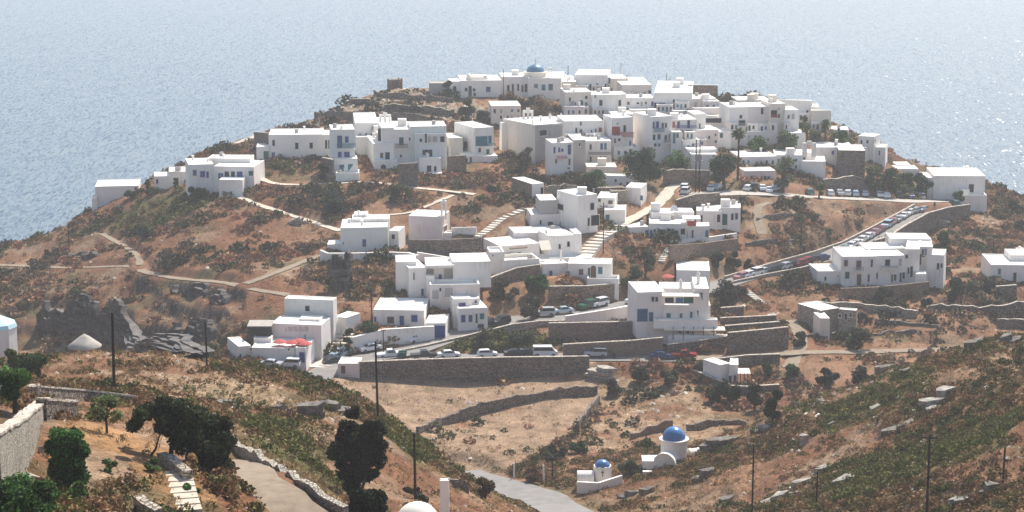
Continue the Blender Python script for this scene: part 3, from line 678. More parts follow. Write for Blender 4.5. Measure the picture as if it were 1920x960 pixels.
def palm(label, px, yb, yt, wpx, Y=None, skirt=True):
    P = hit(px, yb, G) if Y is None else at(px, yb, Y); r = np.random.default_rng(int(px)); ppm = F/(P[1]*CP-(P[2]-CAMH)*SP)
    H = (yb-yt)/ppm; L = wpx/ppm/2; root = thing('palm_tree', label, 'palm tree', P, 0, 'date palms in the village')
    h = H-L*0.55; MB().tube([(0, 0, -1), (.1, 0, h*.5), (0, 0, h)], [.32, .26, .24], 9).build('trunk', M['bark'], root)
    mb = MB(); V = []; Fc = []; cc = []
    for i in range(46):
        an = r.uniform(0, 6.283); el = r.uniform(-0.75 if skirt else -.3, 1.3); ln = L*r.uniform(.85, 1.15); prev = np.array([0, 0, h]); d = np.array([math.cos(an)*math.cos(el), math.sin(an)*math.cos(el), math.sin(el)])
        sd_ = np.array([-math.sin(an), math.cos(an), 0]); k = 6
        for j in range(k+1):
            f = j/k; p = np.array([0, 0, h])+d*ln*f+np.array([0, 0, -0.55*ln*f*f*(1 if el > 0 else .4)]); w = 0.42*math.sin(3.0*f+.12)*(L/2.2)
            V += [p-sd_*w-np.array([0, 0, w*.5]), p, p+sd_*w-np.array([0, 0, w*.5])]
            cc += [tuple(np.array([.05, .075, .03])*r.uniform(.6, 1.3)*(np.array([2.2, 1.5, 1.2]) if el < -.2 else 1))]*3
            if j: b = len(V)-6; Fc += [(b, b+1, b+4, b+3), (b+1, b+2, b+5, b+4)]
    me = mesh('crown', V, Fc, M['leaf']); a_ = me.attributes.new('col', 'FLOAT_COLOR', 'POINT'); a_.data.foreach_set('color', np.c_[np.array(cc), np.ones(len(cc))].astype(np.float32).ravel())
    new_obj('crown', me, root); return root
def pole(label, px, yt, yb, arms=(), w=0.15, name='utility_pole', cat='utility pole', group='wooden utility poles', m='polewood', Y=None, lean=0.0):
    P = hit(px, yb, G) if Y is None else at(px, yb, Y)
    if Y is None: P[2] = gz(P[0], P[1])
    zt = at(px, yt, P[1])[2]; h = zt-P[2]; root = thing(name, label, cat, P, 0, group)
    MB().tube([(0, 0, -0.8), (lean*h, 0, h)], [w, w*0.75], 8).build('shaft', M[m], root)
    for (f, L) in arms:
        a = MB().box(-L+lean*h, -0.06, h*f-.06, L+lean*h, .06, h*f+.06).build('crossarm', M[m], root)
        for sx in (-.9, 0, .9): MB().tube([(sx*L+lean*h, 0, h*f+.06), (sx*L+lean*h, 0, h*f+.3)], [.05, .07], 6).build('insulator', M['metal'], a)
    return P, h
def wire(label, A, B, sag=1.2, r=0.022):
    A = np.asarray(A, float); B = np.asarray(B, float); n = 18
    pts = [A+(B-A)*i/n-np.array([0, 0, sag*4*(i/n)*(1-i/n)]) for i in range(n+1)]
    o = MB().tube([p-A for p in pts], r, 5).build('power_line', M['polewood']); o.location = A; tag(o, label, 'power line', 'power lines between the poles'); return o
import bmesh
def rock(label, px, yb, wpx, hpx, m='rock', tilt=0.0, Y=None, depth=0.7, group='rock outcrops on the slopes', name='boulder', seed=0, n=None):
    """an outcrop of broken, slightly dipping beds"""
    P = hit(px, yb, G) if Y is None else at(px, yb, Y); P[2] = gz(P[0], P[1]); ppm = F/(P[1]*CP-(P[2]-CAMH)*SP)
    a, h = wpx/ppm*.62, hpx/ppm*.62; r = np.random.default_rng(int(px+yb*3)+seed); mb = MB(); n = n or int(np.clip(h/0.35, 2, 6)); z = -0.9; tilt = tilt+r.normal(0, .12)
    for k in range(n):
        t = (h+.9)/n*r.uniform(.8, 1.3); sc = (1-.62*(k/n)**1.3)*r.uniform(.75, 1.05); ox, oy = r.normal(0, .13, 2)*a; q = int(r.integers(7, 12))
        an = np.sort(r.uniform(0, 6.283, q)); rr = r.uniform(.65, 1.05, q); lo = []; hi = []
        for A_, R_ in zip(an, rr):
            x, y = math.cos(A_)*R_*a*sc+ox, math.sin(A_)*R_*a*sc*depth+oy
            lo.append((x*.94, y*.94, z+x*tilt+r.normal(0, .05))); hi.append((x, y, z+t*.98+x*tilt+y*.12+r.normal(0, .06)))
        c = (ox, oy, z+t*1.03+ox*tilt+oy*.12)
        mb.add(lo+hi+[c], [(i, (i+1) % q, q+(i+1) % q, q+i) for i in range(q)]+[(q+i, q+(i+1) % q, 2*q) for i in range(q)]+[list(range(q))[::-1]])
        z += t*.93
    o = mb.build(name, M[m]); o.location = tuple(P); tag(o, label, 'rock', group); return o
def cliff(label, pts, beds=7, back=1.3, m='slate'):
    """a face of stacked, broken beds of rock along a line of (pixel x, pixel y of the brow, pixel y of the foot)"""
    B = [hit(x, b, G) for x, t, b in pts]; T = [at(x, t, q[1]+1.5) for (x, t, b), q in zip(pts, B)]; r = np.random.default_rng(int(pts[0][0])+7); n = 140; s = np.linspace(0, len(pts)-1, n)
    ip = lambda A, k: np.interp(s, np.arange(len(pts)), [a[k] for a in A])
    bx, by, bz, tx, ty, tz_ = ip(B, 0), ip(B, 1), ip(B, 2)-1.5, ip(T, 0), ip(T, 1), ip(T, 2)
    d = np.gradient(bx), np.gradient(by); L = np.hypot(*d); nx, ny = -d[1]/L, d[0]/L; sg = np.where(ny > 0, 1, -1); nx, ny = nx*sg, ny*sg
    mb = MB(); ar = np.arange(n); f0 = np.zeros(n); org = np.array([bx[n//2], by[n//2], bz[n//2]])
    hv = np.clip(.85+fbm(ar*1.0, np.full(n, 3.0), 16, 977, 4)*1.3, .3, 1.15); ends = np.clip(np.minimum(ar, n-1-ar)/22.0, 0, 1)
    for k in range(beds):
        wob = fbm(ar*1.0, np.full(n, k*7.0), 12, 900+k, 4)*.22; f1 = np.clip((k+1)/beds+wob, f0+.015, 1.05)
        off = 2.2*(k/beds)+fbm(ar*1.0, np.full(n, k*5.0), 22, 940, 3)*4.5+np.abs(fbm(ar*1.0, np.full(n, k*5.0), 7, 950+k, 5))*5.0-.2+(1-ends)*3.0+2.0+r.normal(0, .2, n)
        rows = []
        rear = off+back
        for f, o_ in ((f0, off+.35*r.uniform(.3, 1, n)), (f1, off), (f1-.04, rear)):
            z = bz+(tz_-bz)*(f*(.35+.65*ends)*hv)+(back*.1 if o_ is rear else 0); rows.append(np.c_[bx+nx*o_-org[0], by+ny*o_-org[1], z-org[2]])
        V = np.concatenate(rows); Fc = [(j*n+i, j*n+i+1, (j+1)*n+i+1, (j+1)*n+i) for j in range(2) for i in range(n-1)]
        mb.add(V, Fc); f0 = f1-.05
    o = mb.build('cliff', M[m]); o.location = tuple(org); return tag(o, label, 'cliff', 'dark rock faces of the hillside')
def canopy(name, label, px, yb, yt, wpx, d, m, cat='pergola', posts=True, par=None, tilt=0.0):
    P = hit(px, yb, GB); ppm = F/P[1]; h = (yb-yt)/ppm; w = wpx/ppm/2
    root = thing(name, label, cat, P)
    a = MB().obox((0, d/2, h), (w, 0, 0), (0, d/2, tilt*d/2), (0, 0, .06)); a.build('top', M[m], root)
    for sx in (-1, 1):
        for y in (0.05, d-.05): MB().box(sx*w*.95-.06, y-.06, -1, sx*w*.95+.06, y+.06, h-.05+tilt*(y-d/2)).build('post', M['metal'], root)
    return root

def tree_px(name, label, px, yb, clumps, col, stems, cat='tree', lsz=.16, per=330, depth=.8, Y=None):
    P = hit(px, yb, G) if Y is None else at(px, yb, Y); r = np.random.default_rng(int(px)); root = thing(name, label, cat, P); ppm = F/(P[1]*CP-(P[2]-CAMH)*SP); cs = []; pts = []; cl = []
    for x, y, q in clumps:
        for k in range(3):
            c = at(x, y, P[1]+r.uniform(-1, 1)*depth*1.6)-P; rr = q/ppm*r.uniform(.55, .85); c = c+r.normal(0, rr*.35, 3); cs.append(c)
            n = int(per*(rr**1.5)*r.uniform(.8, 1.2))+30; pts.append(blob(r, n, c, (rr, rr, rr*.8), .35)); cl.append(tint(np.asarray(col)*r.uniform(.6, 1.6), n, r))
    tb = MB()
    for s0, e0, th in stems:
        a = at(s0[0], s0[1], P[1])-P; a[2] = gz(P[0]+a[0], P[1])-P[2]-.4; b = at(e0[0], e0[1], P[1])-P; mid = (a+b)/2+r.normal(0, .18, 3); tb.tube([a, mid, b], [th, th*.75, th*.45], 7)
        for c in sorted(cs, key=lambda q: np.linalg.norm(q-b))[:5]: tb.tube([b, (b+c)/2+r.normal(0, .12, 3), c], [th*.4, th*.25, th*.08], 5)
    tb.build('trunk', M['bark'], root); pts = np.concatenate(pts); cl = np.concatenate(cl)
    cloud('crown', pts, np.full(len(pts), lsz), cl, M['leaf'], root, seed=int(px)); return root

# ---------------------------------------------------------------- the village houses
GV = 'white houses of the hilltop village'
def H(name, label, *vols, **k):
    vols = list(vols); v0 = vols[0]; w = v0.xr-v0.xl; h = v0.yb-v0.yt; rs = np.random.default_rng(int(v0.xl*3+v0.yt))
    if v0.yt < 262 and v0.xl > 1040 and w >= 26 and h > 26 and name == 'house':      # stepped lower storeys, as the eastern quarter is built
        for q in range(1 if w < 45 else 2):
            f = rs.uniform(.38, .52); x0 = v0.xl+w*(q*.5+rs.uniform(0, .08)); x1 = x0+w*f; y0 = v0.yt+h*rs.uniform(.42, .62)
            x1 = min(x1, v0.xr); ww = [(x, y0+4, x+rs.uniform(2.5, 4), y0+rs.uniform(9, 13), 'ddbtnd'[int(rs.integers(0, 6))]) for x in np.arange(x0+3, x1-4, 7.5)]
            vols.append(Vol(x0, x1, y0, v0.yb, v0.yaw, d=2.6, dy=-rs.uniform(.9, 1.5), m=('white', 'cream', 'pink')[int(rs.integers(0, 3))], w=ww))
    return house(name, label, vols, group=k.pop('group', GV), **k)
# the western spur
H('house', 'long low white windowless house alone at the seaward tip of the spur', Vol(179,262,350,388,8,d=9,w=[(222,376,226,384,'d')]), Vol(172,182,372,390,8,d=5,dy=-1))
H('house', 'small white cottage with one dark doorway between the spur tip house and the blue-windowed house', Vol(290,319,331,360,10,d=6,w=[(293,336,296,344,'d')]),
  Vol(318,354,322,357,10,d=7,dy=.6,w=[(328,334,334,347,'D'),(346,337,350,344,'l')]))
H('house', 'white corner house with row of blue windows above the dark green hedge', Vol(402,477,313,352,-6,d=9,w=[(410,325,418,335,'l'),(422,322,429,337,'D'),(434,322,440,337,'D'),(445,322,454,334,'b'),(467,321,474,329,'g')]),
  Vol(355,403,309,350,14,d=9,dy=0.3,w=[(362,319,368,329,'b'),(376,321,384,332,'b'),(387,322,391,333,'b')]), Vol(390,470,297,330,-2,d=5,dy=7), Vol(411,455,337,356,-4,d=2,dy=-2.2,par=.1))
H('house', 'long white house with two dark slit windows on the bare western slope', Vol(504,606,253,300,4,d=10,w=[(511,263,515,273,'d'),(554,268,559,279,'d'),(581,268,586,278,'d'),(510,286,515,298,'b'),(524,289,528,298,'b')]),
  Vol(481,505,275,301,5,d=6,dy=-.5,w=[(495,284,503,298,'g')]), Vol(605,622,253,294,4,d=8,dy=1.0,w=[(610,263,613,278,'d',True),(616,263,619,278,'d',True)]))
H('tower_house', 'narrow three-storey tower house with blue shutters and sky-blue balcony', Vol(622,667,243,325,8,d=8,m='pale',w=[(633,255,641,277,'B'),(647,256,653,267,'B'[0].lower()),(634,285,640,296,'b'),(646,285,655,300,'B')],bal=[(632,666,269,278,'t')]),
  Vol(628,671,298,326,8,d=3,dy=-1.6,m='pale',w=[(637,309,645,320,'l'),(653,308,661,325,'T')]), Vol(630,674,325,341,4,d=2.5,dy=-4,m='pale',par=.6))
H('house', 'white house with deep parapet and plain side rising behind the blue-shuttered tower', Vol(667,710,231,288,6,d=10,side=4), Vol(668,692,257,292,6,d=5,dy=-2), cat='house')
H('house', 'white two-storey house standing on a dark stone base beside the tower house', Vol(700,740,270,312,10,side=13,w=[(713,287,718,296,'n'),(723,286,730,302,'D')]), Vol(702,746,302,334,6,d=4,dy=-1.5,w=[(715,309,723,326,'D',True),(709,318,712,324,'n')]),
  Vol(705,750,332,344,4,d=3,dy=-2.3,m='stone',roof='concrete'))
H('house', 'tall white house with green balcony door behind the stone-based house', Vol(716,740,240,310,8,d=9,w=[(709,241,714,264,'d',True)]), Vol(738,772,243,320,6,d=9,dy=.4,w=[(749,258,756,271,'G'),(767,258,771,263,'d'),(750,290,753,295,'d'),(752,306,759,318,'b')],bal=[(742,764,270,278,'n')]))
H('house', 'four-storey pale house with jutting upper floor on a slender corner column', Vol(778,838,251,318,7,d=10,side=12,m='pale',w=[(787,260,791,266,'d'),(797,251,800,267,'D'),(803,256,808,266,'s'),(812,256,819,266,'s'),(826,256,833,266,'d'),(793,281,802,290,'d'),(804,281,810,296,'D')]),
  Vol(769,838,237,250,7,d=8,dy=1.2,m='pale'), Vol(786,827,297,330,5,d=4.5,dy=-1.8,w=[(801,311,808,325,'D'),(814,312,818,321,'d')]), Vol(795,829,325,352,4,d=4,dy=-3.2,w=[(813,332,816,336,'d')]), Vol(841,844,275,318,0,d=.5,dy=-.6))
H('house', 'plain cream block squeezed between the pale four-storey and glazed-balcony houses', Vol(842,868,259,300,14,d=8,m='cream'))
H('house', 'white house with turquoise glazed balcony and flat pale roof', Vol(890,926,240,300,24,side=38,w=[(893,256,913,273,'T'),(915,255,921,268,'t'),(897,278,901,285,'d'),(912,280,917,293,'G'),(871,266,877,278,'d')],bal=[(892,926,268,274,'t')]),
  Vol(870,906,292,322,14,d=5,dy=-2,w=[(881,295,884,305,'d'),(873,297,876,308,'d')]), Vol(905,934,293,324,10,d=5,dy=-1.6,w=[(908,304,912,316,'D'),(918,305,922,309,'d')]), Vol(890,922,319,341,10,d=4,dy=-4.5,m='pale',par=.7))
H('house', 'large unfinished grey-fronted block with blank flank in bounce-light cream', Vol(1003,1055,235,332,32,side=60,m='grey',sm='cream',w=[(1012,244,1024,254,'d'),(1036,235,1052,262,'s')]), Y=470)  # flank plaster takes the cream of light bounced off the ground
H('house', 'white house with pink awning and deep blue windows below the grey block', Vol(1033,1075,268,334,10,d=6,w=[(1038,276,1041,287,'b'),(1047,277,1050,285,'b'),(1052,279,1056,284,'b'),(1065,272,1070,289,'B'),(1041,299,1044,306,'n'),(1066,298,1069,309,'n'),(1064,314,1068,317,'r')]),
  extra=lambda root, org, v: MB().obox(plane_hit(1053,294,v[0].A,v[0].n)-org+v[0].n*.5, v[0].r*1.2, v[0].n*.5+np.array([0,0,-.25]), np.array([0,0,.06])).build('awning', M['pinkcloth'], root))
H('house', 'house in shade-toned grey set back beside a narrow alley', Vol(1074,1098,262,322,6,d=8,m='grey',w=[(1085,268,1088,274,'d')]))  # grey walls hold the shade of a recess between houses
H('house', 'white upper house with a red door and dark narrow windows', Vol(1056,1131,227,268,6,d=10,w=[(1079,240,1082,249,'d'),(1088,228,1090,235,'d'),(1087,243,1091,254,'n'),(1108,244,1110,250,'d'),(1116,242,1118,254,'d'),(1123,240,1128,255,'R')]), Y=478)
H('house', 'white house with green-blue doors and a wooden terrace rail', Vol(1096,1146,265,310,6,d=8,w=[(1106,271,1109,280,'d'),(1126,269,1130,280,'b'),(1133,269,1137,280,'t'),(1106,294,1109,303,'g'),(1125,292,1128,300,'d'),(1132,292,1136,307,'b'),(1143,298,1146,304,'b')],bal=[(1103,1144,285,291,'n')]))
H('house', 'white house with dark red balcony and red shutters', Vol(1147,1187,221,292,16,side=17,w=[(1148,238,1161,252,'R'),(1169,235,1173,247,'D'),(1151,269,1154,276,'b'),(1160,267,1163,277,'B'),(1156,231,1159,233,'n')],bal=[(1148,1186,248,257,'r')]),
  Vol(1152,1200,276,305,8,d=4,dy=-1.8,par=.7,w=[(1180,264,1183,273,'p')]))
H('house', 'tall white house with large blank flank and blue corner balcony', Vol(1222,1260,219,300,22,side=37,w=[(1224,229,1227,240,'b'),(1230,228,1235,239,'b'),(1241,231,1244,239,'d'),(1247,231,1250,239,'d'),(1224,253,1228,267,'D'),(1233,252,1238,261,'b'),(1246,254,1250,266,'D'),(1254,252,1258,265,'t')],
  bal=[(1223,1242,240,248,'l'),(1244,1262,262,268,'s')]), Vol(1258,1279,247,300,10,d=5,dy=.5,w=[(1262,250,1266,268,'T'),(1268,250,1272,258,'g')]))
H('house', 'white house with long violet-blue balcony next to the blue corner balcony', Vol(1258,1306,224,272,8,d=8,w=[(1261,228,1265,239,'R'),(1270,228,1274,239,'G'),(1289,226,1293,239,'D'),(1285,250,1289,262,'d'),(1296,250,1300,262,'D')],bal=[(1265,1304,235,241,'p')]),
  Vol(1280,1312,263,290,6,d=5,dy=-2.2,par=.6,w=[(1283,274,1286,284,'d'),(1289,273,1292,283,'d')]), Y=476)
H('house', 'pinkish plain house with a single small dark window above the cafe terrace', Vol(1303,1347,244,285,8,d=8,m='pink',w=[(1328,255,1331,260,'d')]), Vol(1300,1323,214,260,8,d=7,dy=4,w=[(1311,232,1313,243,'d')]))
H('cafe', 'low white cafe with broad bright terrace roofs behind the transformer poles', Vol(1288,1344,280,318,4,d=7,side=6), Vol(1296,1344,290,320,3,d=4,dy=-2), cat='cafe')
# summit
H('house', 'white summit house with blue window facing the bare ruin-strewn slope', Vol(864,940,151,182,5,d=12,w=[(872,165,876,171,'d'),(879,162,884,180,'G'),(887,166,891,171,'d'),(888,174,892,180,'n'),(912,163,919,172,'b')]),
  extra=lambda root, org, v: MB().tube([at(878,147,v[0].A[1]+3)-org+np.array([0,0,-1.3]), at(910,147,v[0].A[1]+5)-org+np.array([0,0,-1.3])], 2.4, 16).build('vault', M['cream'], root))
H('house', 'small white cottage at the edge of the summit beside the grey wall', Vol(844,866,153,176,6,d=7,w=[(850,162,855,170,'d')]), Vol(806,846,156,170,4,d=5,dy=1.5,m='grey',roof='concrete'))
def church_top(root, org, v):
    Y = v[0].A[1]+6; c = at(1004, 140, Y)-org; rr = 19*Y/F
    MB().lathe([(rr*1.12, -2), (rr*1.12, .6), (rr*1.2, .65), (rr*1.2, .85), (rr*1.0, .9)], 20, c).build('drum', M['cream'], root)
    d = MB().lathe([(rr*.92*math.cos(a), .85+rr*0.74*math.sin(a)) for a in np.linspace(0, 1.5, 9)], 24, c).build('dome', M['domeold'], root, True)
    t = c+np.array([0, 0, .85+rr*.74]); MB().box(t[0]-.06,t[1]-.06,t[2],t[0]+.06,t[1]+.06,t[2]+1.5).box(t[0]-.4,t[1]-.05,t[2]+.9,t[0]+.4,t[1]+.05,t[2]+1.02).build('cross', M['metal'], d)
    b = at(1031, 143, Y-2)-org; MB().box(b[0]-.55,b[1]-.3,b[2]-1,b[0]-.3,b[1]+.3,b[2]+2).box(b[0]+.3,b[1]-.3,b[2]-1,b[0]+.55,b[1]+.3,b[2]+2).box(b[0]-.55,b[1]-.3,b[2]+1.9,b[0]+.55,b[1]+.3,b[2]+2.4).build('bell_gable', M['white'], root)
H('church', 'white summit church with faded blue dome and turquoise shutters', Vol(990,1052,147,190,-4,d=16,w=[(1002,158,1008,169,'T'),(1016,159,1022,169,'T'),(1029,158,1036,169,'T')]),
  Vol(940,992,144,178,3,d=10,dy=2,w=[(951,160,955,172,'D'),(960,158,963,172,'D'),(970,158,973,170,'n'),(978,160,981,172,'d'),(984,158,988,172,'D')]), cat='church', extra=church_top)
H('house', 'white house with turquoise balcony just east of the summit church', Vol(1077,1139,141,185,-6,d=12,side=6,w=[(1084,161,1087,169,'n'),(1095,162,1098,168,'n'),(1106,158,1109,169,'T'),(1118,157,1122,169,'D'),(1133,158,1137,165,'d')],bal=[(1108,1133,166,172,'l')]), Vol(1050,1080,153,190,-2,d=6,dy=-2,m='cream'), Vol(1040,1076,147,160,2,d=8,dy=3))
H('house', 'cream house with stepped roofline on the summit behind the turquoise balcony', Vol(1141,1178,147,190,6,d=10,m='cream',w=[(1141,146,1144,156,'n')]), Vol(1176,1213,151,190,4,d=8,dy=3,m='cream',w=[(1169,148,1172,158,'s')]))
H('house', 'cream house with a group of tiny slit windows near the summit', Vol(1166,1222,159,192,6,d=8,m='cream',w=[(1199,175,1201,181,'d'),(1204,174,1206,181,'d'),(1208,173,1210,181,'d'),(1216,170,1220,179,'D')]))
H('house', 'cream house with a triangular opening and sloping garden wall', Vol(1059,1109,173,220,6,d=9,m='cream',w=[(1086,188,1093,196,'g',True),(1067,183,1070,190,'d')]), Vol(1058,1095,200,222,-8,d=3,dy=-2,m='pink',roof='pink'))
H('house', 'narrow white house with stacked dark windows beside a utility pole', Vol(1109,1153,178,220,6,d=8,w=[(1115,178,1117,183,'n'),(1124,188,1129,198,'D'),(1123,207,1131,214,'d')]))
H('house', 'white house with small dark window and recessed long parapet', Vol(1153,1174,177,220,6,d=7,w=[(1160,188,1164,198,'d')]), Vol(1172,1228,184,215,4,d=8,dy=1,w=[(1194,192,1198,195,'d')]))
H('house', 'white house with dark garage opening below the brown stone house', Vol(1226,1297,174,212,-6,d=9,side=4,w=[(1228,193,1246,203,'D'),(1262,187,1265,192,'d'),(1272,193,1275,204,'d'),(1287,193,1290,199,'d')]))
H('house', 'brown stone house with bright flat roof on the skyline', Vol(1290,1346,160,185,-4,d=8,side=3,m='brownstone',w=[(1306,174,1310,180,'w'),(1328,174,1331,179,'w')]))
H('house', 'low white house in front of the brown stone house', Vol(1297,1342,185,208,6,d=8), Vol(1320,1350,190,210,6,d=5,dy=-1.5))
H('house', 'long white flat roof above the blue corner balcony', Vol(1182,1263,206,224,4,d=7,m='cream'), Vol(1146,1212,214,226,4,d=6,dy=-3))
H('house', 'low white roof behind the violet balcony house', Vol(1262,1300,208,226,4,d=7))
H('house', 'pinkish house with a broad pale roof at the centre of the eastern quarter', Vol(1300,1353,203,232,10,d=9,side=4,m='pink'), Vol(1352,1372,205,240,-12,d=6,dy=.6,m='grey'), Vol(1322,1352,231,250,5,d=5,dy=-3,w=[(1325,222,1352,230,'D')]))  # the grey block paints the shadow side of the pinkish house
H('house', 'white house with grey balcony and high garden wall behind the date palm', Vol(1366,1402,201,270,8,d=9,w=[(1387,216,1391,222,'d'),(1386,226,1396,236,'d'),(1399,238,1401,245,'n')],bal=[(1385,1397,231,236,'s')]), Vol(1348,1370,246,275,6,d=5,dy=-2,w=[(1350,250,1355,258,'g')]))
H('house', 'tan house with bright coping on the eastern skyline', Vol(1382,1445,188,206,4,d=8,m='cream',roof='roofw'))
H('house', 'pinkish house with two tiny windows in the eastern quarter', Vol(1400,1445,200,258,6,d=8,m='pink',w=[(1427,203,1431,214,'d'),(1426,232,1431,237,'d'),(1423,239,1426,244,'d')]), Vol(1396,1448,247,275,5,d=5,dy=-2.5,m='pink',w=[(1423,254,1427,257,'n'),(1439,259,1441,265,'n')]))
H('house', 'tall cream house with a dark balcony window over the palm grove', Vol(1443,1472,195,262,8,d=8,m='cream',w=[(1446,207,1456,219,'D')],bal=[(1445,1458,216,221,'r')]))
H('house', 'white house with the highest bright roof of the eastern end', Vol(1455,1522,188,228,-6,d=10,side=4,w=[(1512,207,1515,217,'D'),(1479,200,1482,204,'d')]))
H('house', 'narrow white stepped house between the cream house and the leafy tree', Vol(1470,1497,206,262,6,d=7,w=[(1477,216,1480,222,'d'),(1474,233,1477,239,'d'),(1485,214,1489,223,'s')]), Vol(1478,1510,249,270,6,d=5,dy=-2.5))
H('house', 'last cream house stepping down at the eastern edge of the village', Vol(1520,1558,207,246,-6,d=8,side=3,m='cream'), Vol(1519,1536,200,230,-4,d=6,dy=3))
H('house', 'small white hut below the fan palm on the eastern edge', Vol(1553,1592,243,262,-4,d=6,w=[(1571,240,1574,246,'d')]))
H('house', 'long low pinkish house with four dark doorways facing the parked cars', Vol(1396,1454,321,352,8,d=9,side=12,m='pink',w=[(1411,335,1415,346,'D'),(1426,331,1429,341,'d'),(1432,330,1436,344,'D'),(1439,331,1443,340,'d')]), Y=466)
H('house', 'low white house with twin dark windows behind the dense car park trees', Vol(1385,1456,294,328,6,d=9,w=[(1416,307,1420,316,'d'),(1423,308,1427,316,'d')]), Vol(1452,1505,291,340,-4,d=8,dy=1.5), Y=478)
def bells(px, yt, yb, Y, wpx, n=2, h2=0.35):
    def f(root, org, v):
        c = at(px, yb, Y or v[0].A[1]+1.5)-org; ppm = F/(Y or v[0].A[1]); w = wpx/ppm/2; h = (yb-yt)/ppm; mb = MB(); t = w*2/(n*2+1)
        for i in range(n+1): mb.box(c[0]-w+2*i*t, c[1]-.3, c[2]-1, c[0]-w+(2*i+1)*t, c[1]+.3, c[2]+h*.7)
        mb.box(c[0]-w-.02, c[1]-.32, c[2]+h*.68, c[0]+w+.02, c[1]+.32, c[2]+h*.85)
        mb.box(c[0]-w*.35, c[1]-.28, c[2]+h*.85, c[0]+w*.35, c[1]+.28, c[2]+h*1.0).build('bell_gable', M['white'], root)
    return f
H('chapel', 'small white chapel with open bell arch half hidden by trees near the palm', Vol(1500,1548,303,340,-6,d=8), Vol(1494,1530,286,310,-3,d=5,dy=4,w=[(1506,288,1510,300,'d')]), cat='chapel', extra=bells(1517,264,287,None,26,1))
H('house', 'dark bare stone house behind the palms at the eastern edge', Vol(1571,1621,282,335,-5,d=9,m='stone',roof='roofw'), Vol(1530,1600,276,300,-2,d=8,dy=6), Y=486)
H('house', 'white tower-like house standing apart against the sea', Vol(1607,1637,256,305,-26,side=12,w=[(1638,262,1641,271,'d')]), Vol(1637,1659,276,312,-16,d=5,dy=.5,w=[(1648,283,1650,291,'d')]))
H('house', 'pair of low white roofs above the dark trees on the eastern slope', Vol(1667,1722,317,335,-2,d=6), Vol(1680,1708,310,330,-2,d=6,dy=6))
H('house', 'large plain white building with one dark window at the end of the road', Vol(1748,1845,330,392,-4,d=12,w=[(1817,346,1825,360,'d')]), Vol(1738,1752,333,366,2,d=8,dy=1.5), Vol(1795,1850,366,392,-4,d=3,dy=-2.5,par=.8), Y=497)
H('house', 'plain pinkish-cream block on the slope below the summit church', Vol(921,977,198,236,5,d=9,m='cream',roof='cream'))
H('chapel', 'tall white bell gable rising from a roof in front of the cream block', Vol(942,1002,230,262,26,d=9,side=2), Vol(1000,1056,228,240,10,d=8,dy=5), cat='chapel', Y=480, extra=bells(990,202,232,484,20,2))
H('chapel', 'white chapel with twin-arched bell gable behind the tower houses', Vol(668,735,231,250,4,d=10), Vol(700,766,236,262,4,d=8,dy=-2), cat='chapel', Y=484, extra=bells(722,211,233,486,22,2))
# middle slope
H('house', 'big plain white block with one narrow blue window on a curved terrace', Vol(639,728,427,474,3,d=9,m='pale',w=[(680,449,686,462,'b'),(643,454,645,458,'n')]), Vol(660,731,411,440,3,d=5,dy=7,w=[(667,417,670,421,'n'),(684,418,688,420,'n'),(710,418,715,420,'n')]), Vol(663,690,403,420,3,d=4,dy=10),
  Vol(729,748,433,458,-10,d=5,dy=1.0,w=[(735,440,740,448,'d')]), Vol(613,640,458,474,2,d=4,dy=1))
def bell51(root, org, v): bells(832, 371, 402, v[0].A[1]+2, 11, 1)(root, org, v)
H('chapel', 'small white cube chapel with a bell gable beside the walled footpath', Vol(767,829,406,450,-11,side=15,m='pink',sm='cream',w=[(832,424,837,441,'N')]), Vol(829,846,437,452,-10,d=3,dy=.5,par=.4), cat='chapel', extra=bell51)  # pinkish front for shade, cream side for sun, both put into the plaster
H('house', 'low house with dark stone flank and white front beside rubble', Vol(997,1021,345,374,26,side=38,m='white',sm='brownstone',w=[(1014,352,1018,369,'D')]))
H('house', 'white two-storey house with arched ground-floor opening beside the stepped lane', Vol(1083,1120,367,438,30,side=40,w=[(1107,381,1113,393,'d'),(1109,404,1122,422,'d'),(1102,409,1105,423,'d'),(1047,383,1056,393,'D')]), Vol(1012,1044,376,402,6,d=7,dy=6,m='grey'))  # the low grey wing carries its shade in the wall colour
H('house', 'low pinkish house with arched windows in front of the two-storey lane house', Vol(996,1083,402,428,6,d=7,m='pink',roof='cream',w=[(1012,413,1015,421,'d'),(1028,416,1036,423,'d'),(1050,415,1055,425,'d',True),(1069,416,1073,428,'g')]))
H('house', 'white house with two round openings and blue door above the lane', Vol(1119,1153,371,400,-8,d=7,w=[(1122,373,1126,378,'d'),(1141,376,1148,382,'n')]), Vol(1132,1172,394,420,-6,d=5,dy=-2,w=[(1136,403,1142,417,'T')]))
H('house', 'small white house with low flat roof among bushes at the foot of the village', Vol(1131,1190,330,352,-8,d=9,side=2,w=[(1153,336,1156,341,'d'),(1162,343,1166,351,'n'),(1175,341,1178,350,'d')]))
H('house', 'cream flat-roofed shed behind the small white house', Vol(1100,1157,313,330,2,d=6,m='cream',roof='cream'))
H('house', 'half-ruined pale stone house beside the white stairs', Vol(1172,1202,352,385,-14,d=6,m='white',w=[(1201,367,1205,375,'t')]), Vol(1145,1178,358,392,8,d=6,dy=-1,m='palestone',roof='dirtpath'), Vol(1090,1150,368,398,4,d=5,dy=2,m='palestone',roof='dirtpath'))
def awn56(root, org, v):
    a = v[1].A-org; c = at(1022, 460, v[1].A[1]-3)-org
    MB().obox(c, v[1].r*1.1, np.array([.25, -1.2, -.75]), (0, 0, .04)).build('awning', M['awning'], root)
    c = at(972, 464, v[0].A[1]-1.5)-org
    MB().obox(c, v[0].r*2.0, (0, 1.0, 0), (0, 0, .08)).build('pergola_roof', M['wood'], root)
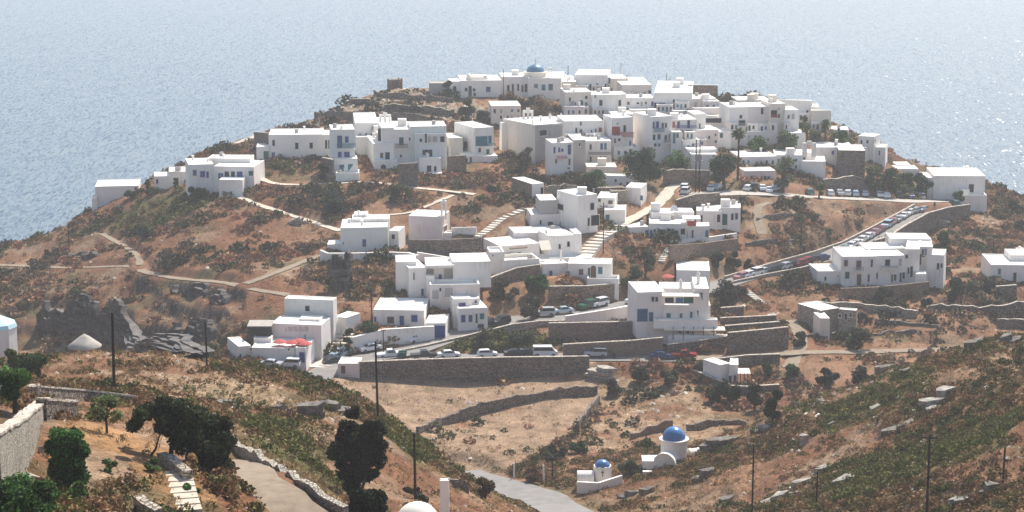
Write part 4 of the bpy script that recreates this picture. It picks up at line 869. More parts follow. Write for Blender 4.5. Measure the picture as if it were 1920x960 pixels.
H('house', 'sprawling white house with slanted beige awning and reed pergola', Vol(938,1012,461,494,22,side=32,w=[(972,473,976,484,'T'),(949,475,957,488,'n')]), Vol(1028,1078,443,480,16,d=9,side=20,dy=2.5,w=[(1048,458,1051,466,'d',True),(1064,453,1068,462,'d',True)]), Vol(1077,1091,438,462,10,d=5,dy=4),
  Vol(964,1060,437,450,10,d=6,dy=9,m='pink'), Vol(918,946,473,510,6,d=3,dy=-3.2,par=.5,w=[(923,478,925,480,'n')]), Vol(946,1012,488,508,14,d=3,dy=-3.4,par=.8), extra=awn56)
H('house', 'white house with blue windows and an arched wooden doorway on a stone terrace', Vol(1064,1146,495,535,-5,d=9,side=2,w=[(1086,505,1093,515,'n'),(1103,503,1106,524,'d'),(1108,499,1117,524,'N',True),(1122,501,1129,513,'t'),(1062,509,1068,529,'T')]), Vol(1017,1066,496,538,18,d=9,dy=.2,w=[(1030,508,1035,520,'b'),(1061,509,1067,530,'T')]),
  Vol(1030,1110,484,500,0,d=4,dy=6), Vol(1100,1160,523,538,-5,d=2,dy=-1.8,par=.7), extra=lambda root, org, v: (chimney(root, org, 1052, 472, 490, v[0].A[1]+5, .2), chimney(root, org, 1078, 488, 495, v[0].A[1]+4, .2, cap=False)))
H('house', 'white house with open loggia and blue door above arched lower walls', Vol(768,800,503,558,14,d=7,w=[(775,512,777,524,'n'),(790,542,794,554,'b')]), Vol(798,852,500,530,4,d=8,dy=2.0,w=[(823,515,828,529,'B'),(800,505,812,518,'s'),(834,505,848,520,'s')]), Vol(850,920,492,536,6,d=8,dy=1.0,zb=540),
  Vol(742,782,491,510,4,d=6,dy=3), Vol(799,852,498,503,4,d=3,dy=-.3,zb=502), Vol(800,816,517,534,2,d=1,dy=-.5), Vol(806,900,534,566,6,d=3,dy=-2.4,m='pink',par=.6,w=[(824,540,827,546,'d'),(835,540,848,556,'s'),(811,545,822,560,'s')]))
H('house', 'small white house with royal blue door and blue garage below a retaining wall', Vol(700,795,582,618,-3,d=9,w=[(702,594,705,606,'b'),(727,594,738,606,'n'),(750,593,757,613,'B'),(772,591,782,603,'b')]), Vol(797,836,606,634,-3,d=6,dy=-1.5,w=[(814,611,833,632,'B')]))
H('house', 'white two-storey house with four blue windows above the curving road', Vol(860,914,579,622,12,d=7,side=22,w=[(865,591,872,604,'b'),(879,591,885,603,'b'),(892,589,895,605,'D'),(900,588,907,598,'t')]), Vol(850,884,561,590,12,d=7,side=26,dy=2.5,w=[(861,568,872,577,'p')]), Vol(884,900,560,580,8,d=5,dy=4,w=[(890,563,894,568,'b')]))
H('house', 'tall plain white box house with one small square window at the top of the stairs', Vol(534,626,563,640,-12,side=8,m='pale',sm='white',w=[(573,574,580,583,'d')]), Vol(626,650,596,625,-30,d=4,dy=2))  # sunlit side painted whiter than the pale front
def sign62(root, org, v):
    rs = np.random.default_rng(3); A, n, r = v[0].A, v[0].n, v[0].r; mb = MB()
    for i, px in enumerate(np.linspace(537, 578, 9)):
        c = plane_hit(px, 617.5, A, n)-org+n*.03; h = .42
        mb.obox(c-r*.12, r*.035, n*.03, (0, 0, h))
        if i % 3 != 2: mb.obox(c+r*.02+np.array([0, 0, h*.8*(1 if i % 2 else -1)]), r*.15, n*.03, (0, 0, .05))
        if i % 2: mb.obox(c+r*.15, r*.035, n*.03, (0, 0, h))
        else: mb.obox(c+r*.05, r*.12, n*.03, (0, 0, .05))
    mb.build('sign_lettering', M['grey'], root)
    c = at(487, 622, v[0].A[1]-.5)-org
    MB().obox(c+np.array([0, 1.5, 0]), (1.9, 0, 0), (0, 1.2, 0), (0, 0, .9)).build('glass_veranda', M['dark'], root)
    MB().obox(c+np.array([0, 1.4, 1.2]), (2.2, 0, 0), (0, 1.8, .15), (0, 0, .08)).build('veranda_roof', M['concrete'], root)
H('taverna', 'pinkish-white taverna with faded grey wall lettering and glazed veranda', Vol(508,603,610,660,-10,side=18,m='pink',sm='white',w=[]), Vol(560,600,599,612,-8,d=3,dy=3.5,w=[(562,606,566,608,'d'),(569,606,573,608,'d'),(577,606,581,608,'d')]), Vol(475,510,634,660,0,d=4,dy=-1), Y=345, extra=sign62, cat='taverna')
H('house', 'low greenish-white terrace house with rounded corner where cars park by the stairs', Vol(470,553,653,688,-4,d=6,side=14,m='pale',w=[(467,666,473,680,'D'),(469,652,472,657,'n'),(540,653,543,657,'n')]), Vol(448,472,650,688,24,d=6,dy=.1,m='pale',w=[(449,664,452,673,'d')]), Vol(553,574,652,690,-8,d=6,dy=-.3,w=[(562,661,571,679,'B')]))
def hotel(root, org, v):
    Y = v[0].A[1]
    a = at(1276, 553, Y-1)-org; MB().obox(a, v[0].r*3.4, (0, 1.0, .12), (0, 0, .07)).build('awning', M['awning'], root)
    a = at(1302, 616, Y-2)-org; MB().obox(a, v[0].r*5.6, (0, .9, .15), (0, 0, .07)).build('veranda_roof', M['awning'], root)
    for px in (1262, 1281, 1300, 1319, 1338):
        p = at(px, 632, Y-2.6)-org; MB().box(p[0]-.07, p[1]-.07, p[2]-.5, p[0]+.07, p[1]+.07, p[2]+2).build('post', M['lblue'], root)
    chimney(root, org, 1309, 513, 540, Y+5, .28); chimney(root, org, 1276, 526, 540, Y+5, .25)
H('guest_house', 'large white three-storey guest house with blue garage and long veranda awning', Vol(1244,1331,572,640,-2,d=10,w=[(1250,588,1257,605,'T'),(1275,588,1279,601,'t'),(1294,585,1298,597,'t'),(1303,583,1309,601,'T'),(1273,621,1277,632,'d'),(1288,620,1292,630,'n'),(1298,618,1302,634,'T'),(1310,620,1314,630,'d'),(1319,616,1326,626,'d'),(1334,615,1340,623,'g')]),
  Vol(1194,1246,548,640,7,d=8,dy=.15,zb=634,w=[(1196,580,1213,602,'L'),(1217,586,1224,602,'L'),(1222,557,1226,565,'d'),(1229,557,1233,565,'d')]), Vol(1245,1303,556,575,-1,d=5,dy=2.4,w=[(1248,558,1262,571,'d'),(1268,558,1280,568,'l'),(1283,557,1299,569,'g')]), Vol(1302,1330,541,575,-2,d=9,dy=.05,w=[(1313,549,1317,562,'t')]),
  Vol(1238,1310,541,552,-1,d=5,dy=5), Vol(1226,1346,600,617,0,d=1.6,dy=-1.7,par=.9,zb=616), Vol(1253,1365,630,646,-5,d=1.2,dy=-3.4,par=.7), extra=hotel, cat='guest house', Y=357)
H('water_tank', 'low rounded white cistern building behind the guest house roof', Vol(1268,1331,507,545,-4,d=8), cat='cistern')
def cap65(root, org, v):
    c = at(1264, 399, v[1].A[1]+3)-org; MB().add([(c[0]-1.3,c[1]-1.3,c[2]),(c[0]+1.3,c[1]-1.3,c[2]),(c[0]+1.3,c[1]+1.3,c[2]),(c[0]-1.3,c[1]+1.3,c[2]),(c[0]-.4,c[1],c[2]+1.7),(c[0]+.4,c[1],c[2]+1.7)], [(0,1,5,4),(1,2,5),(2,3,4,5),(3,0,4),(3,2,1,0)]).build('pyramid_roof', M['white'], root)
    c = at(1296, 408, v[0].A[1]+2)-org; MB().obox(c, (1.9,0,0), (0,1.6,.1), (0,0,.08)).build('pavilion_roof', M['roofw'], root)
    c = at(1297, 419, v[0].A[1]+3)-org; MB().obox(c, (1.0,0,0), (0,.05,0), (0,0,.55)).build('red_awning', M['redcloth'], root)
H('house', 'white house with deep blue doors on the broad terrace with curving stairs', Vol(1216,1287,420,454,-4,d=8,w=[(1219,432,1223,446,'B'),(1226,430,1229,436,'d'),(1238,431,1246,450,'D'),(1260,431,1263,442,'d'),(1277,429,1284,439,'d')]), Vol(1222,1264,399,425,2,d=5,dy=7), Vol(1179,1217,426,450,14,d=6,dy=.8,w=[(1210,432,1215,443,'b')]), Vol(1262,1302,398,425,0,d=5,dy=7.5), Vol(1288,1330,424,450,-3,d=4,dy=2.2,w=[(1297,432,1300,446,'p'),(1323,432,1328,444,'T')]), extra=cap65)
H('house', 'grey-white house with green door and cream roof above the terrace', Vol(1305,1353,396,430,-4,d=7,w=[(1314,404,1317,416,'d'),(1345,403,1350,416,'d')]), Vol(1352,1388,390,428,-6,d=8,dy=.4,w=[(1355,402,1363,421,'G'),(1371,401,1375,412,'d'),(1379,400,1383,411,'d')]))
H('apartment_house', 'stepped row of joined white apartments on a stone terrace below the car-lined road', Vol(1577,1642,481,540,2,d=9,w=[(1583,488,1589,499,'n'),(1606,489,1614,505,'N'),(1633,487,1636,500,'d'),(1585,510,1592,522,'g'),(1607,515,1614,535,'N'),(1627,515,1630,528,'d')],bal=[(1599,1617,501,508,'s')]),
  Vol(1641,1696,480,535,6,d=8,dy=1.2,w=[(1660,487,1668,498,'d'),(1686,486,1690,498,'s'),(1642,512,1645,531,'D'),(1671,515,1674,528,'n'),(1676,515,1680,526,'n'),(1687,512,1690,528,'d'),(1692,511,1696,522,'d')],bal=[(1650,1680,498,503,'s')]), Vol(1622,1697,466,490,3,d=6,dy=8), Vol(1694,1722,467,528,-14,d=8,dy=2,side=4,m='white',sm='cream',w=[(1698,478,1702,484,'d'),(1702,502,1705,513,'d'),(1707,500,1711,519,'D')]),
  Vol(1722,1747,463,505,-10,d=8,dy=4.5,w=[(1722,477,1727,495,'D'),(1729,468,1733,481,'D'),(1733,467,1737,478,'t')]), Vol(1669,1746,448,470,-2,d=6,dy=12), Vol(1735,1769,479,518,-16,d=6,dy=3,m='white',w=[(1757,494,1761,505,'d'),(1764,494,1767,502,'d')]), Vol(1716,1737,514,525,-6,d=3,dy=-.5), group=GV)
H('house', 'small single-storey white annex beside the stepped apartments', Vol(1533,1578,509,535,6,d=7,w=[(1546,519,1549,526,'d'),(1570,517,1573,526,'d')]))
H('chapel', 'white chapel with open bell gable at the eastern end of the terraces', Vol(1856,1990,498,530,-4,d=10,w=[(1872,504,1876,514,'t'),(1900,512,1905,531,'D')]), Vol(1893,1985,479,505,-3,d=6,dy=5), cat='chapel', extra=bells(1911,461,482,428,14,1))
H('farm_hut', 'small pale flat-roofed farm hut among scrub below the stepped apartments', Vol(1572,1605,582,606,-22,d=6,side=1,m='palestone',sm='palestone',w=[(1573,589,1577,595,'d'),(1584,588,1588,599,'D'),(1593,586,1597,594,'n')]), Vol(1538,1574,582,608,30,d=6,dy=.05,m='palestone'), Vol(1537,1557,597,606,4,d=3,dy=-2.5,m='cream'), cat='hut', drop=4.5, Y=372)
def hut69(root, org, v):
    c = at(1394, 696, v[0].A[1]+.3)-org; MB().obox(c, (1.1,0,0), (0,1.3,.15), (0,0,.07)).build('porch_roof', M['white'], root)
    for px in (1388, 1395, 1402):
        p = at(px, 716, v[0].A[1]-.8)-org; MB().box(p[0]-.07,p[1]-.07,p[2]-.5,p[0]+.07,p[1]+.07,c[2]).build('post', M['wood'], root)
H('farm_hut', 'tiny white cube hut with a posted porch in the green hollow', Vol(1368,1384,684,718,-6,d=4,w=[(1367,705,1371,718,'D'),(1376,704,1380,717,'N')]), Vol(1350,1369,684,716,34,d=4,dy=.05), cat='hut', extra=hut69, Y=336)
H('kiosk', 'small whitewashed pump house where the long retaining wall begins', Vol(633,674,682,708,-3,d=4,m='pink',w=[(640,686,647,700,'n')]), cat='hut', Y=335)

# ---------------------------------------------------------------- chapels of the valley, dome, mills, ruin
def church_big():
    Y = 276; o = at(1265, 885, Y); root = thing('chapel', 'white chapel with round drum and glossy blue dome in the valley', 'chapel', o, 0, 'blue-domed chapels in the valley'); ppm = F/Y*1.03
    r = 27.5/ppm; zt = at(1265, 829, Y)[2]-o[2]; zd = at(1265, 807, Y)[2]-o[2]
    w = MB().lathe([(r*.97, -5), (r*.97, zt-.25), (r*1.09, zt-.22), (r*1.09, zt), (r*.9, zt+.02)], 32, (0, r, 0)).build('drum', M['white'], root, False)
    MB().lathe([(r*.86*math.cos(a), zt+(zd-zt)*1.0*math.sin(a)) for a in np.linspace(0, 1.53, 12)], 32, (0, r, 0)).build('dome', M['dome'], root, True)
    def vault(px, ytop, ybase, wpx, y0, d, ang, nm):
        c = at(px, ybase, Y-y0)-o; rr = wpx/ppm/2; hh = (ybase-ytop)/ppm; ca, sa = math.cos(ang), math.sin(ang); n = 14; V = []; Fc = []
        pr = [(-rr, -4)]+[(-rr*math.cos(q), hh-rr+rr*math.sin(q)) for q in np.linspace(0, math.pi, n)]+[(rr, -4)]; k = len(pr)
        for dd in (0, d):
            for x, z in pr: V.append((c[0]+x*ca-dd*sa, c[1]+x*sa+dd*ca, c[2]+z))
        Fc = [list(range(k))[::-1], list(range(k, 2*k))]+[(i, (i+1) % k, k+(i+1) % k, k+i) for i in range(k)]
        ow = new_obj(nm, mesh(nm, V, Fc, M['white']), root)
        # raised rim of the gable
        V = []; Fc = []
        for dd in (-.12, .45):
            for s_ in (1.0, 1.12):
                for x, z in pr[1:-1]: V.append((c[0]+x*s_*ca-dd*sa, c[1]+x*s_*sa+dd*ca, c[2]+hh-rr+(z-hh+rr)*s_))
        m_ = n
        for i in range(m_-1): Fc += [(i, i+1, m_+i+1, m_+i), (2*m_+i, 3*m_+i, 3*m_+i+1, 2*m_+i+1), (m_+i, m_+i+1, 3*m_+i+1, 3*m_+i), (i, 2*m_+i, 2*m_+i+1, i+1)]
        new_obj('rim', mesh('rim', V, Fc, M['white']), ow)
    vault(1246, 848, 888, 42, 1.4, 5.0, R(-24), 'barrel_vault'); vault(1291, 838, 880, 20, -2.5, 3, R(-60), 'apse')
    c = at(1219, 872, Y-1)-o; MB().box(c[0]-1.1, c[1], c[2]-4, c[0]+1.3, c[1]+3, c[2]+.6).build('side_wing', M['white'], root)
    c = at(1218, 885, Y-2.4)-o; MB().box(c[0]-1.0, c[1]-.3, c[2]-3, c[0]+1.1, c[1]+.3, c[2]+.15).build('terrace_wall', M['white'], root)
church_big()
def church_small():
    Y = hit(1128, 917, GB)[1]+2.2; o = at(1130, 908, Y); root = thing('chapel', 'small white chapel with scalloped drum and blue dome beside the road bend', 'chapel', o, 0, 'blue-domed chapels in the valley'); ppm = F/Y*1.03
    r = 18/ppm; zt = at(1130, 877, Y)[2]-o[2]; n = 40; V = []; Fc = []
    for i in range(n):
        a = 2*math.pi*i/n; zz = zt+.16*abs(math.sin(i*math.pi/5)) - .16
        V += [(r*math.cos(a), r+r*math.sin(a), -4), (r*math.cos(a), r+r*math.sin(a), zz), (r*.86*math.cos(a), r+r*.86*math.sin(a), zz)]
    for i in range(n): j = (i+1) % n; Fc += [(3*i, 3*j, 3*j+1, 3*i+1), (3*i+1, 3*j+1, 3*j+2, 3*i+2)]
    new_obj('drum', mesh('drum', V, Fc, M['white']), root)
    MB().lathe([(r*.88*math.cos(a), zt-.2+r*.80*math.sin(a)) for a in np.linspace(0, 1.52, 10)], 28, (0, r, 0)).build('dome', M['dome'], root, True)
    c = at(1097, 905, Y-.2)-o; pts = [np.array([c[0]-1.1, c[1]+1.2, c[2]+.35]), np.array([c[0]+1.3, c[1]+1.2, c[2]+.35])]
    MB().tube(pts, 1.05, 16).box(c[0]-1.1, c[1]+.15, c[2]-4, c[0]+1.3, c[1]+2.25, c[2]+.35).build('barrel_vault', M['white'], root)
    a, b, d = [at(*q)-o for q in ((1082, 906, Y-1.6), (1122, 908, Y-2.2), (1166, 894, Y-.5))]
    mb = MB()
    for p, q in ((a, b), (b, d)):
        v = q-p; L = np.linalg.norm(v[:2]); t = np.array([v[0]/L, v[1]/L, 0]); m_ = (p+q)/2; mb.obox((m_[0], m_[1], m_[2]-.6), t*L/2+np.array([0, 0, v[2]/2]), (-t[1]*.2, t[0]*.2, 0), (0, 0, .85))
    mb.build('parapet', M['white'], root)
    c = at(1130, 888, Y-.25)-o; MB().box(c[0]-.05, c[1]-.1, c[2]-.45, c[0]+.05, c[1], c[2]+.45).box(c[0]-.22, c[1]-.1, c[2]+.1, c[0]+.22, c[1], c[2]+.2).build('cross', M['dark'], root)
church_small()
def dome_bottom():
    Y = 160; o = at(783, 985, Y); o[2] -= 2; root = thing('chapel', 'bright white chapel dome rising at the bottom edge beside a white pillar', 'chapel', o); ppm = F/Y; r = 42/ppm; zt = at(783, 942, Y)[2]-o[2]
    MB().lathe([(r*1.1, -4), (r*1.1, zt-r*.95), (r, zt-r*.93)], 28).build('drum', M['white'], root)
    MB().lathe([(r*math.cos(a), zt-r*.93+r*.93*math.sin(a)) for a in np.linspace(0, 1.54, 14)], 32).build('dome', M['roofw'], root, True)
    Y = 166; p = at(834, 990, Y); t = at(834, 899, Y); w = .40; h = t[2]-p[2]; root = thing('pillar', 'square whitewashed pillar with pointed corner tips beside the white dome', 'pillar', p)
    mb = MB().box(-w, -w*.8, -3, w, w*.8, h); mb.build('shaft', M['white'], root)
    for sx, k in ((-.9, .5), (.9, .8)): MB().box(sx*w-.06, -.06, h, sx*w+.06, .06, h+.18*k).build('tip', M['white'], root)
dome_bottom()
def mills():
    Y = 243; o = at(160, 674, Y); ppm = F/Y; r = 31/ppm; root = thing('windmill_stump', 'round stone mill stump with pale conical cap below the dark cliffs', 'windmill stump', o)
    zt = at(160, 650, Y)[2]-o[2]; za = at(157, 626, Y)[2]-o[2]
    MB().lathe([(r*1.02, -4), (r*.97, zt)], 24).build('wall', M['stone'], root)
    MB().lathe([(r*1.04, zt-.02), (r*1.04, zt+.15), (r*.7, zt+(za-zt)*.42), (r*.3, zt+(za-zt)*.8), (.05, za)], 24).build('roof', M['concrete'], root, True)
    a = at(166, 676, Y-6); b = at(207, 673, Y-6); MB().obox(((b-a)/2)-np.array([0, 0, 1]), (b-a)/2, (0, 1.2, 0), (0, 0, 1.2)).build('terrace_wall', M['white'], root).location = tuple(a-o)
    Y = 250; o = at(-12, 645, Y); ppm = F/Y; r = 46/ppm; root = thing('windmill_stump', 'white round building with faceted pale blue roof at the picture edge', 'windmill stump', o)
    zt = at(-12, 612, Y)[2]-o[2]; za = at(-12, 586, Y)[2]-o[2]
    MB().lathe([(r, -5), (r, zt)], 10).build('wall', M['white'], root); MB().lathe([(r*1.03, zt), (r*.95, zt+.5), (.1, za)], 10).build('roof', M['paleblue'], root)
mills()
def ruin():
    Y = 556; o = at(740, 168, Y); ppm = F/Y; root = thing('ruin', 'dark square ruined tower with broken corners on the summit skyline', 'ruin', o); w = 14/ppm; h = (168-150)/ppm; mb = MB()
    mb.box(-w, 0, -2, w, w*1.6, h); mb.build('wall', M['stone'], root)
    for x, k in ((-.92, .5), (.55, .9), (.92, .7)): MB().box(x*w-.18, .02, h, x*w+.18, .5, h+k*.7).build('stub', M['stone'], root)
ruin()

# ---------------------------------------------------------------- cut house terraces, build the ground
padmask = np.zeros_like(G)
for poly, zb in PADS:
    xs = [p[0] for p in poly]; ys = [p[1] for p in poly]
    vi = np.nonzero((YS > min(ys)-1) & (YS < max(ys)+1))[0]
    if len(vi) == 0: continue
    us = [p[0]/p[1] for p in poly]; ui = np.nonzero((US > min(us)-.004) & (US < max(us)+.004))[0]
    if len(ui) == 0: continue
    sl_ = np.ix_(vi, ui); ins = inpoly(GX[sl_], GY[sl_], poly); sub = G[sl_]; sub[ins] = np.minimum(sub[ins], zb); G[sl_] = sub
    pm = padmask[sl_]; pm[ins] = 1; padmask[sl_] = pm
d0, d1 = np.gradient(G); 
rowd = np.gradient(YS)[:, None]; cold = GY*(US[1]-US[0])
slope = np.hypot(d0/rowd, d1/cold)
def nz(sc, sd_, o=4): return fbm(GX, GY, sc, sd_, o)
def mix(a, b, t): return a+(np.asarray(b)-a)*t[..., None]
def ss(x, a, b): t = np.clip((x-a)/(b-a), 0, 1); return t*t*(3-2*t)
colr = np.zeros(G.shape+(3,))+np.array([0.27, 0.165, 0.105])
colr = mix(colr, [0.20, 0.105, 0.062], ss(nz(22, 401), -.12, .14)); colr = mix(colr, [0.27, 0.195, 0.135], ss(nz(11, 411), .05, .22))
colr = mix(colr, [0.115, 0.105, 0.055], ss(nz(17, 421)+nz(5, 425)*.5, .06, .26)*.8)
greens = [[(205,420),(260,370),(330,350),(430,350),(440,372),(360,400),(270,450),(230,450)], [(485,320),(540,300),(545,325),(520,350),(480,345)], [(1480,770),(1700,690),(1780,700),(1560,830)], [(1500,900),(1919,760),(1919,850),(1560,950)],
          [(440,770),(560,800),(640,870),(660,930),(600,900),(470,840)], [(380,720),(450,715),(470,745),(400,750)], [(690,800),(800,830),(860,870),(760,880)], [(820,630),(1030,620),(1050,660),(830,665)]]
gm = np.zeros_like(G)
for g_ in greens: gm = np.maximum(gm, soft_poly(g_, G, 3))
colr = mix(colr, [0.10, 0.105, 0.04], gm*ss(nz(6, 431), -.2, .1)*.85)
fld = field_mask*ss(nz(14, 441)+.25, -.2, .1)
dry = np.array([0.325, 0.24, 0.17]); fc = np.zeros(G.shape+(3,))+dry
fc = mix(fc, [0.27, 0.165, 0.105], ss(nz(9, 451), .02, .2)); fc = mix(fc, [0.34, 0.26, 0.185], ss(nz(3.5, 461), .05, .25)); fc = mix(fc, [0.21, 0.165, 0.105], ss(nz(1.8, 463), .05, .25)*.6)
colr = colr*(1-fld[..., None])+fc*fld[..., None]
pale = np.maximum.reduce([soft_poly(z_, G, 2) for z_ in ([(1105,795),(1180,770),(1300,800),(1400,800),(1330,822),(1230,830),(1130,850),(1040,890),(1060,850)],[(150,690),(240,690),(240,730),(160,725)],[(240,700),(420,695),(560,715),(560,760),(470,770),(380,800),(280,740)], [(1130,700),(1300,720),(1450,790),(1380,830),(1200,800),(1110,760)], [(450,800),(560,830),(640,880),(600,860),(480,830)], [(1400,380),(1480,380),(1470,440),(1390,430)])])
summit = soft_poly([(478,252),(560,228),(660,186),(720,160),(850,160),(915,215),(900,240),(760,228),(640,238),(560,262)], G, 2)
colr = mix(colr, [0.33, 0.285, 0.225], summit*ss(nz(3.5, 473), -.25, .05)*.9)
colr = mix(colr, [0.35, 0.265, 0.18], pale*ss(nz(4, 471), -.2, .12)*.85)
ochre = soft_poly([(170,790),(330,840),(400,900),(440,960),(330,960),(250,860),(110,860),(110,790)], G, 1.5)
colr = mix(colr, [0.36, 0.22, 0.11], ochre*ss(nz(5, 475), -.2, .1)*.9)
rk = ss(slope+nz(4, 481)*.9+ledge*.35, .9, 1.25); rc = mix(np.zeros(G.shape+(3,))+np.array([.13, .115, .10]), [.22, .19, .16], ss(nz(2.5, 491), -.05, .18)); rc = mix(rc, [.06, .055, .052], ss(nz(6, 495)+ledge*.12, -.02, .15)); rc = mix(rc, [.045, .043, .045], ledge*.75); rc = mix(rc, [.22, .19, .155], ss(np.sin(G*4.2+nz(9, 499)*9), .78, .97)*.5)
rk = rk*(.25+.75*np.clip(np.maximum(ledge, tz)+rh*.8, 0, 1)); colr = colr*(1-rk[..., None])+rc*rk[..., None]
colr *= .84*(1+nz(1.6, 497, 3)*.9)[..., None]*np.array([1.07, .97, .87]); colr = np.clip(colr, .02, .8)
V = np.stack([GX, GY, G], -1).reshape(-1, 3).astype(np.float32)
idx = np.arange(NU*NV, dtype=np.int32).reshape(NV, NU)
Q = np.stack([idx[:-1, :-1], idx[:-1, 1:], idx[1:, 1:], idx[1:, :-1]], -1).reshape(-1, 4)
me = bpy.data.meshes.new('terrain'); me.vertices.add(len(V)); me.vertices.foreach_set('co', V.ravel()); me.loops.add(Q.size); me.loops.foreach_set('vertex_index', Q.ravel())
me.polygons.add(len(Q)); me.polygons.foreach_set('loop_start', np.arange(0, Q.size, 4, dtype=np.int32)); me.polygons.foreach_set('use_smooth', np.ones(len(Q), bool))
a_ = me.attributes.new('col', 'FLOAT_COLOR', 'POINT'); a_.data.foreach_set('color', np.c_[colr.reshape(-1, 3), np.ones(NU*NV)].astype(np.float32).ravel())
M['ground'] = attr_mat('dry ground', noise=0.6, nscale=2.6, bump=0.9); me.materials.append(M['ground']); me.update()
tag(new_obj('terrain', me), kind='structure')
for i, (name, P, wd, m_, kb, lf) in enumerate(ROADS): strip(name, P, wd, m_, 0.03+0.004*(i % 4))

# ---------------------------------------------------------------- sea
def sea():
    m = bpy.data.materials.new('sea water'); m.use_nodes = True; nt = m.node_tree; P = nt.nodes['Principled BSDF']; L = nt.links.new
    P.inputs['Base Color'].default_value = (0.05, 0.10, 0.14, 1); P.inputs['Roughness'].default_value = SEA_ROUGH; P.inputs['IOR'].default_value = 1.33
    geo = nd(nt, 'ShaderNodeNewGeometry')
    def tilt(sx, sy, amount):
        mp = nd(nt, 'ShaderNodeMapping'); mp.inputs['Scale'].default_value = (sx, sy, 1); L(geo.outputs['Position'], mp.inputs['Vector'])
        vo = nd(nt, 'ShaderNodeTexVoronoi', i={'Scale': 1.0, 'Randomness': 1.0}); L(mp.outputs[0], vo.inputs['Vector'])
        a = nd(nt, 'ShaderNodeVectorMath', operation='SUBTRACT'); a.inputs[1].default_value = (.5, .5, .5); L(vo.outputs['Color'], a.inputs[0])
        ab = nd(nt, 'ShaderNodeVectorMath', operation='ABSOLUTE'); L(a.outputs[0], ab.inputs[0])
        sq = nd(nt, 'ShaderNodeVectorMath', operation='MULTIPLY'); L(a.outputs[0], sq.inputs[0]); L(ab.outputs[0], sq.inputs[1])     # mostly gentle facets, a few steep
        b = nd(nt, 'ShaderNodeVectorMath', operation='MULTIPLY'); b.inputs[1].default_value = (amount, amount, 0); L(sq.outputs[0], b.inputs[0]); return b
    t1 = tilt(1.5, 0.27, SEA_TILT*1.3); t2 = tilt(0.40, 0.08, SEA_TILT*.35)
    mp = nd(nt, 'ShaderNodeMapping'); mp.inputs['Scale'].default_value = (0.02, 0.045, 1); L(geo.outputs['Position'], mp.inputs['Vector'])
    no = nd(nt, 'ShaderNodeTexNoise', i={'Scale': 1.0, 'Detail': 4.0}); L(mp.outputs[0], no.inputs['Vector'])
    s0 = nd(nt, 'ShaderNodeVectorMath', operation='SUBTRACT'); s0.inputs[1].default_value = (.5, .5, .5); L(no.outputs['Color'], s0.inputs[0])
    t3 = nd(nt, 'ShaderNodeVectorMath', operation='MULTIPLY'); t3.inputs[1].default_value = (SEA_TILT*.08, SEA_TILT*.08, 0); L(s0.outputs[0], t3.inputs[0])
    ad = nd(nt, 'ShaderNodeVectorMath', operation='ADD'); L(t1.outputs[0], ad.inputs[0]); L(t2.outputs[0], ad.inputs[1])
    ad1 = nd(nt, 'ShaderNodeVectorMath', operation='ADD'); L(ad.outputs[0], ad1.inputs[0]); L(t3.outputs[0], ad1.inputs[1])
    ad2 = nd(nt, 'ShaderNodeVectorMath', operation='ADD'); L(ad1.outputs[0], ad2.inputs[0]); ad2.inputs[1].default_value = (0, 0, 1)
    nm = nd(nt, 'ShaderNodeVectorMath', operation='NORMALIZE'); L(ad2.outputs[0], nm.inputs[0]); L(nm.outputs[0], P.inputs['Normal'])
    o = MB().add([(-5800, 200, 0), (5800, 200, 0), (5800, 11900, 0), (-5800, 11900, 0)], [(0, 1, 2, 3)]).build('sea', m); tag(o, kind='structure')
SEA_ROUGH, SEA_TILT = 0.23, 1.0
sea()
def haze():
    m = bpy.data.materials.new('sea haze'); m.use_nodes = True; nt = m.node_tree; nt.nodes.remove(nt.nodes['Principled BSDF'])
    pv = nd(nt, 'ShaderNodeVolumePrincipled', i={'Density': HAZE_DENSITY, 'Anisotropy': HAZE_ANISO}); pv.inputs['Color'].default_value = (*HAZE_COLOR, 1)
    nt.links.new(pv.outputs[0], nt.nodes['Material Output'].inputs['Volume'])
    zlo = min(float(G.min()), 0)-1.0
    o = MB().box(-5900, -60, zlo, 5900, 12000, 152).build('haze', m); tag(o, kind='stuff')
haze()

# ---------------------------------------------------------------- walls and stairs
GW = 'dry stone walls and terraces'
W_ = lambda label, pts, **k: wall(k.pop('name', 'stone_wall'), label, pts, group=k.pop('group', GW), **k)
W_('long dark retaining wall with pale coping carrying the lower road above the field', [(672,680,708),(760,676,711),(860,673,714),(950,671,715),(1040,670,707),(1105,669,694)], drop=2.5)
W_('reddish stone terrace wall directly below the long white wall', [(1029,607,640),(1080,606,640),(1140,605,638),(1200,603,633)], m='pinkstone')
W_('reddish stone terrace wall rising straight from the lower road', [(1056,647,670),(1120,643,671),(1180,640,670),(1243,634,665)], m='pinkstone')
W_('long sloping whitewashed wall running up to the guest house garage', [(1060,594,603),(1100,588,605),(1150,580,605),(1194,572,604)], m='white', cap='roofw', name='white_wall', group=None)
W_('pale parapet along the outer edge of the curving upper road', [(735,661,667),(800,648,654),(880,629,635),(960,609,614),(1010,603,608),(1060,602,607)], m='palestone', thick=.4)
W_('high dark stone terrace wall beside the guest house', [(1365,625,660),(1420,620,659),(1478,614,655)])
W_('dark stone wall under the veranda of the guest house', [(1250,647,670),(1300,641,668),(1364,631,662)], Y=[352.5,352.5,353.5])
W_('narrow middle terrace wall beside the guest house', [(1360,612,622),(1410,608,618),(1463,604,614)])
W_('upper terrace wall with bare paving beside the guest house', [(1350,597,609),(1400,595,607),(1456,592,604)])
W_('short stone wall under the white slab beside the guest house', [(1352,578,592),(1395,575,590)])
W_('white parapet of the broad terrace with curving stairs', [(1258,452,460),(1320,447,456),(1382,438,447)], m='white', cap='roofw', name='parapet_wall', thick=.35)
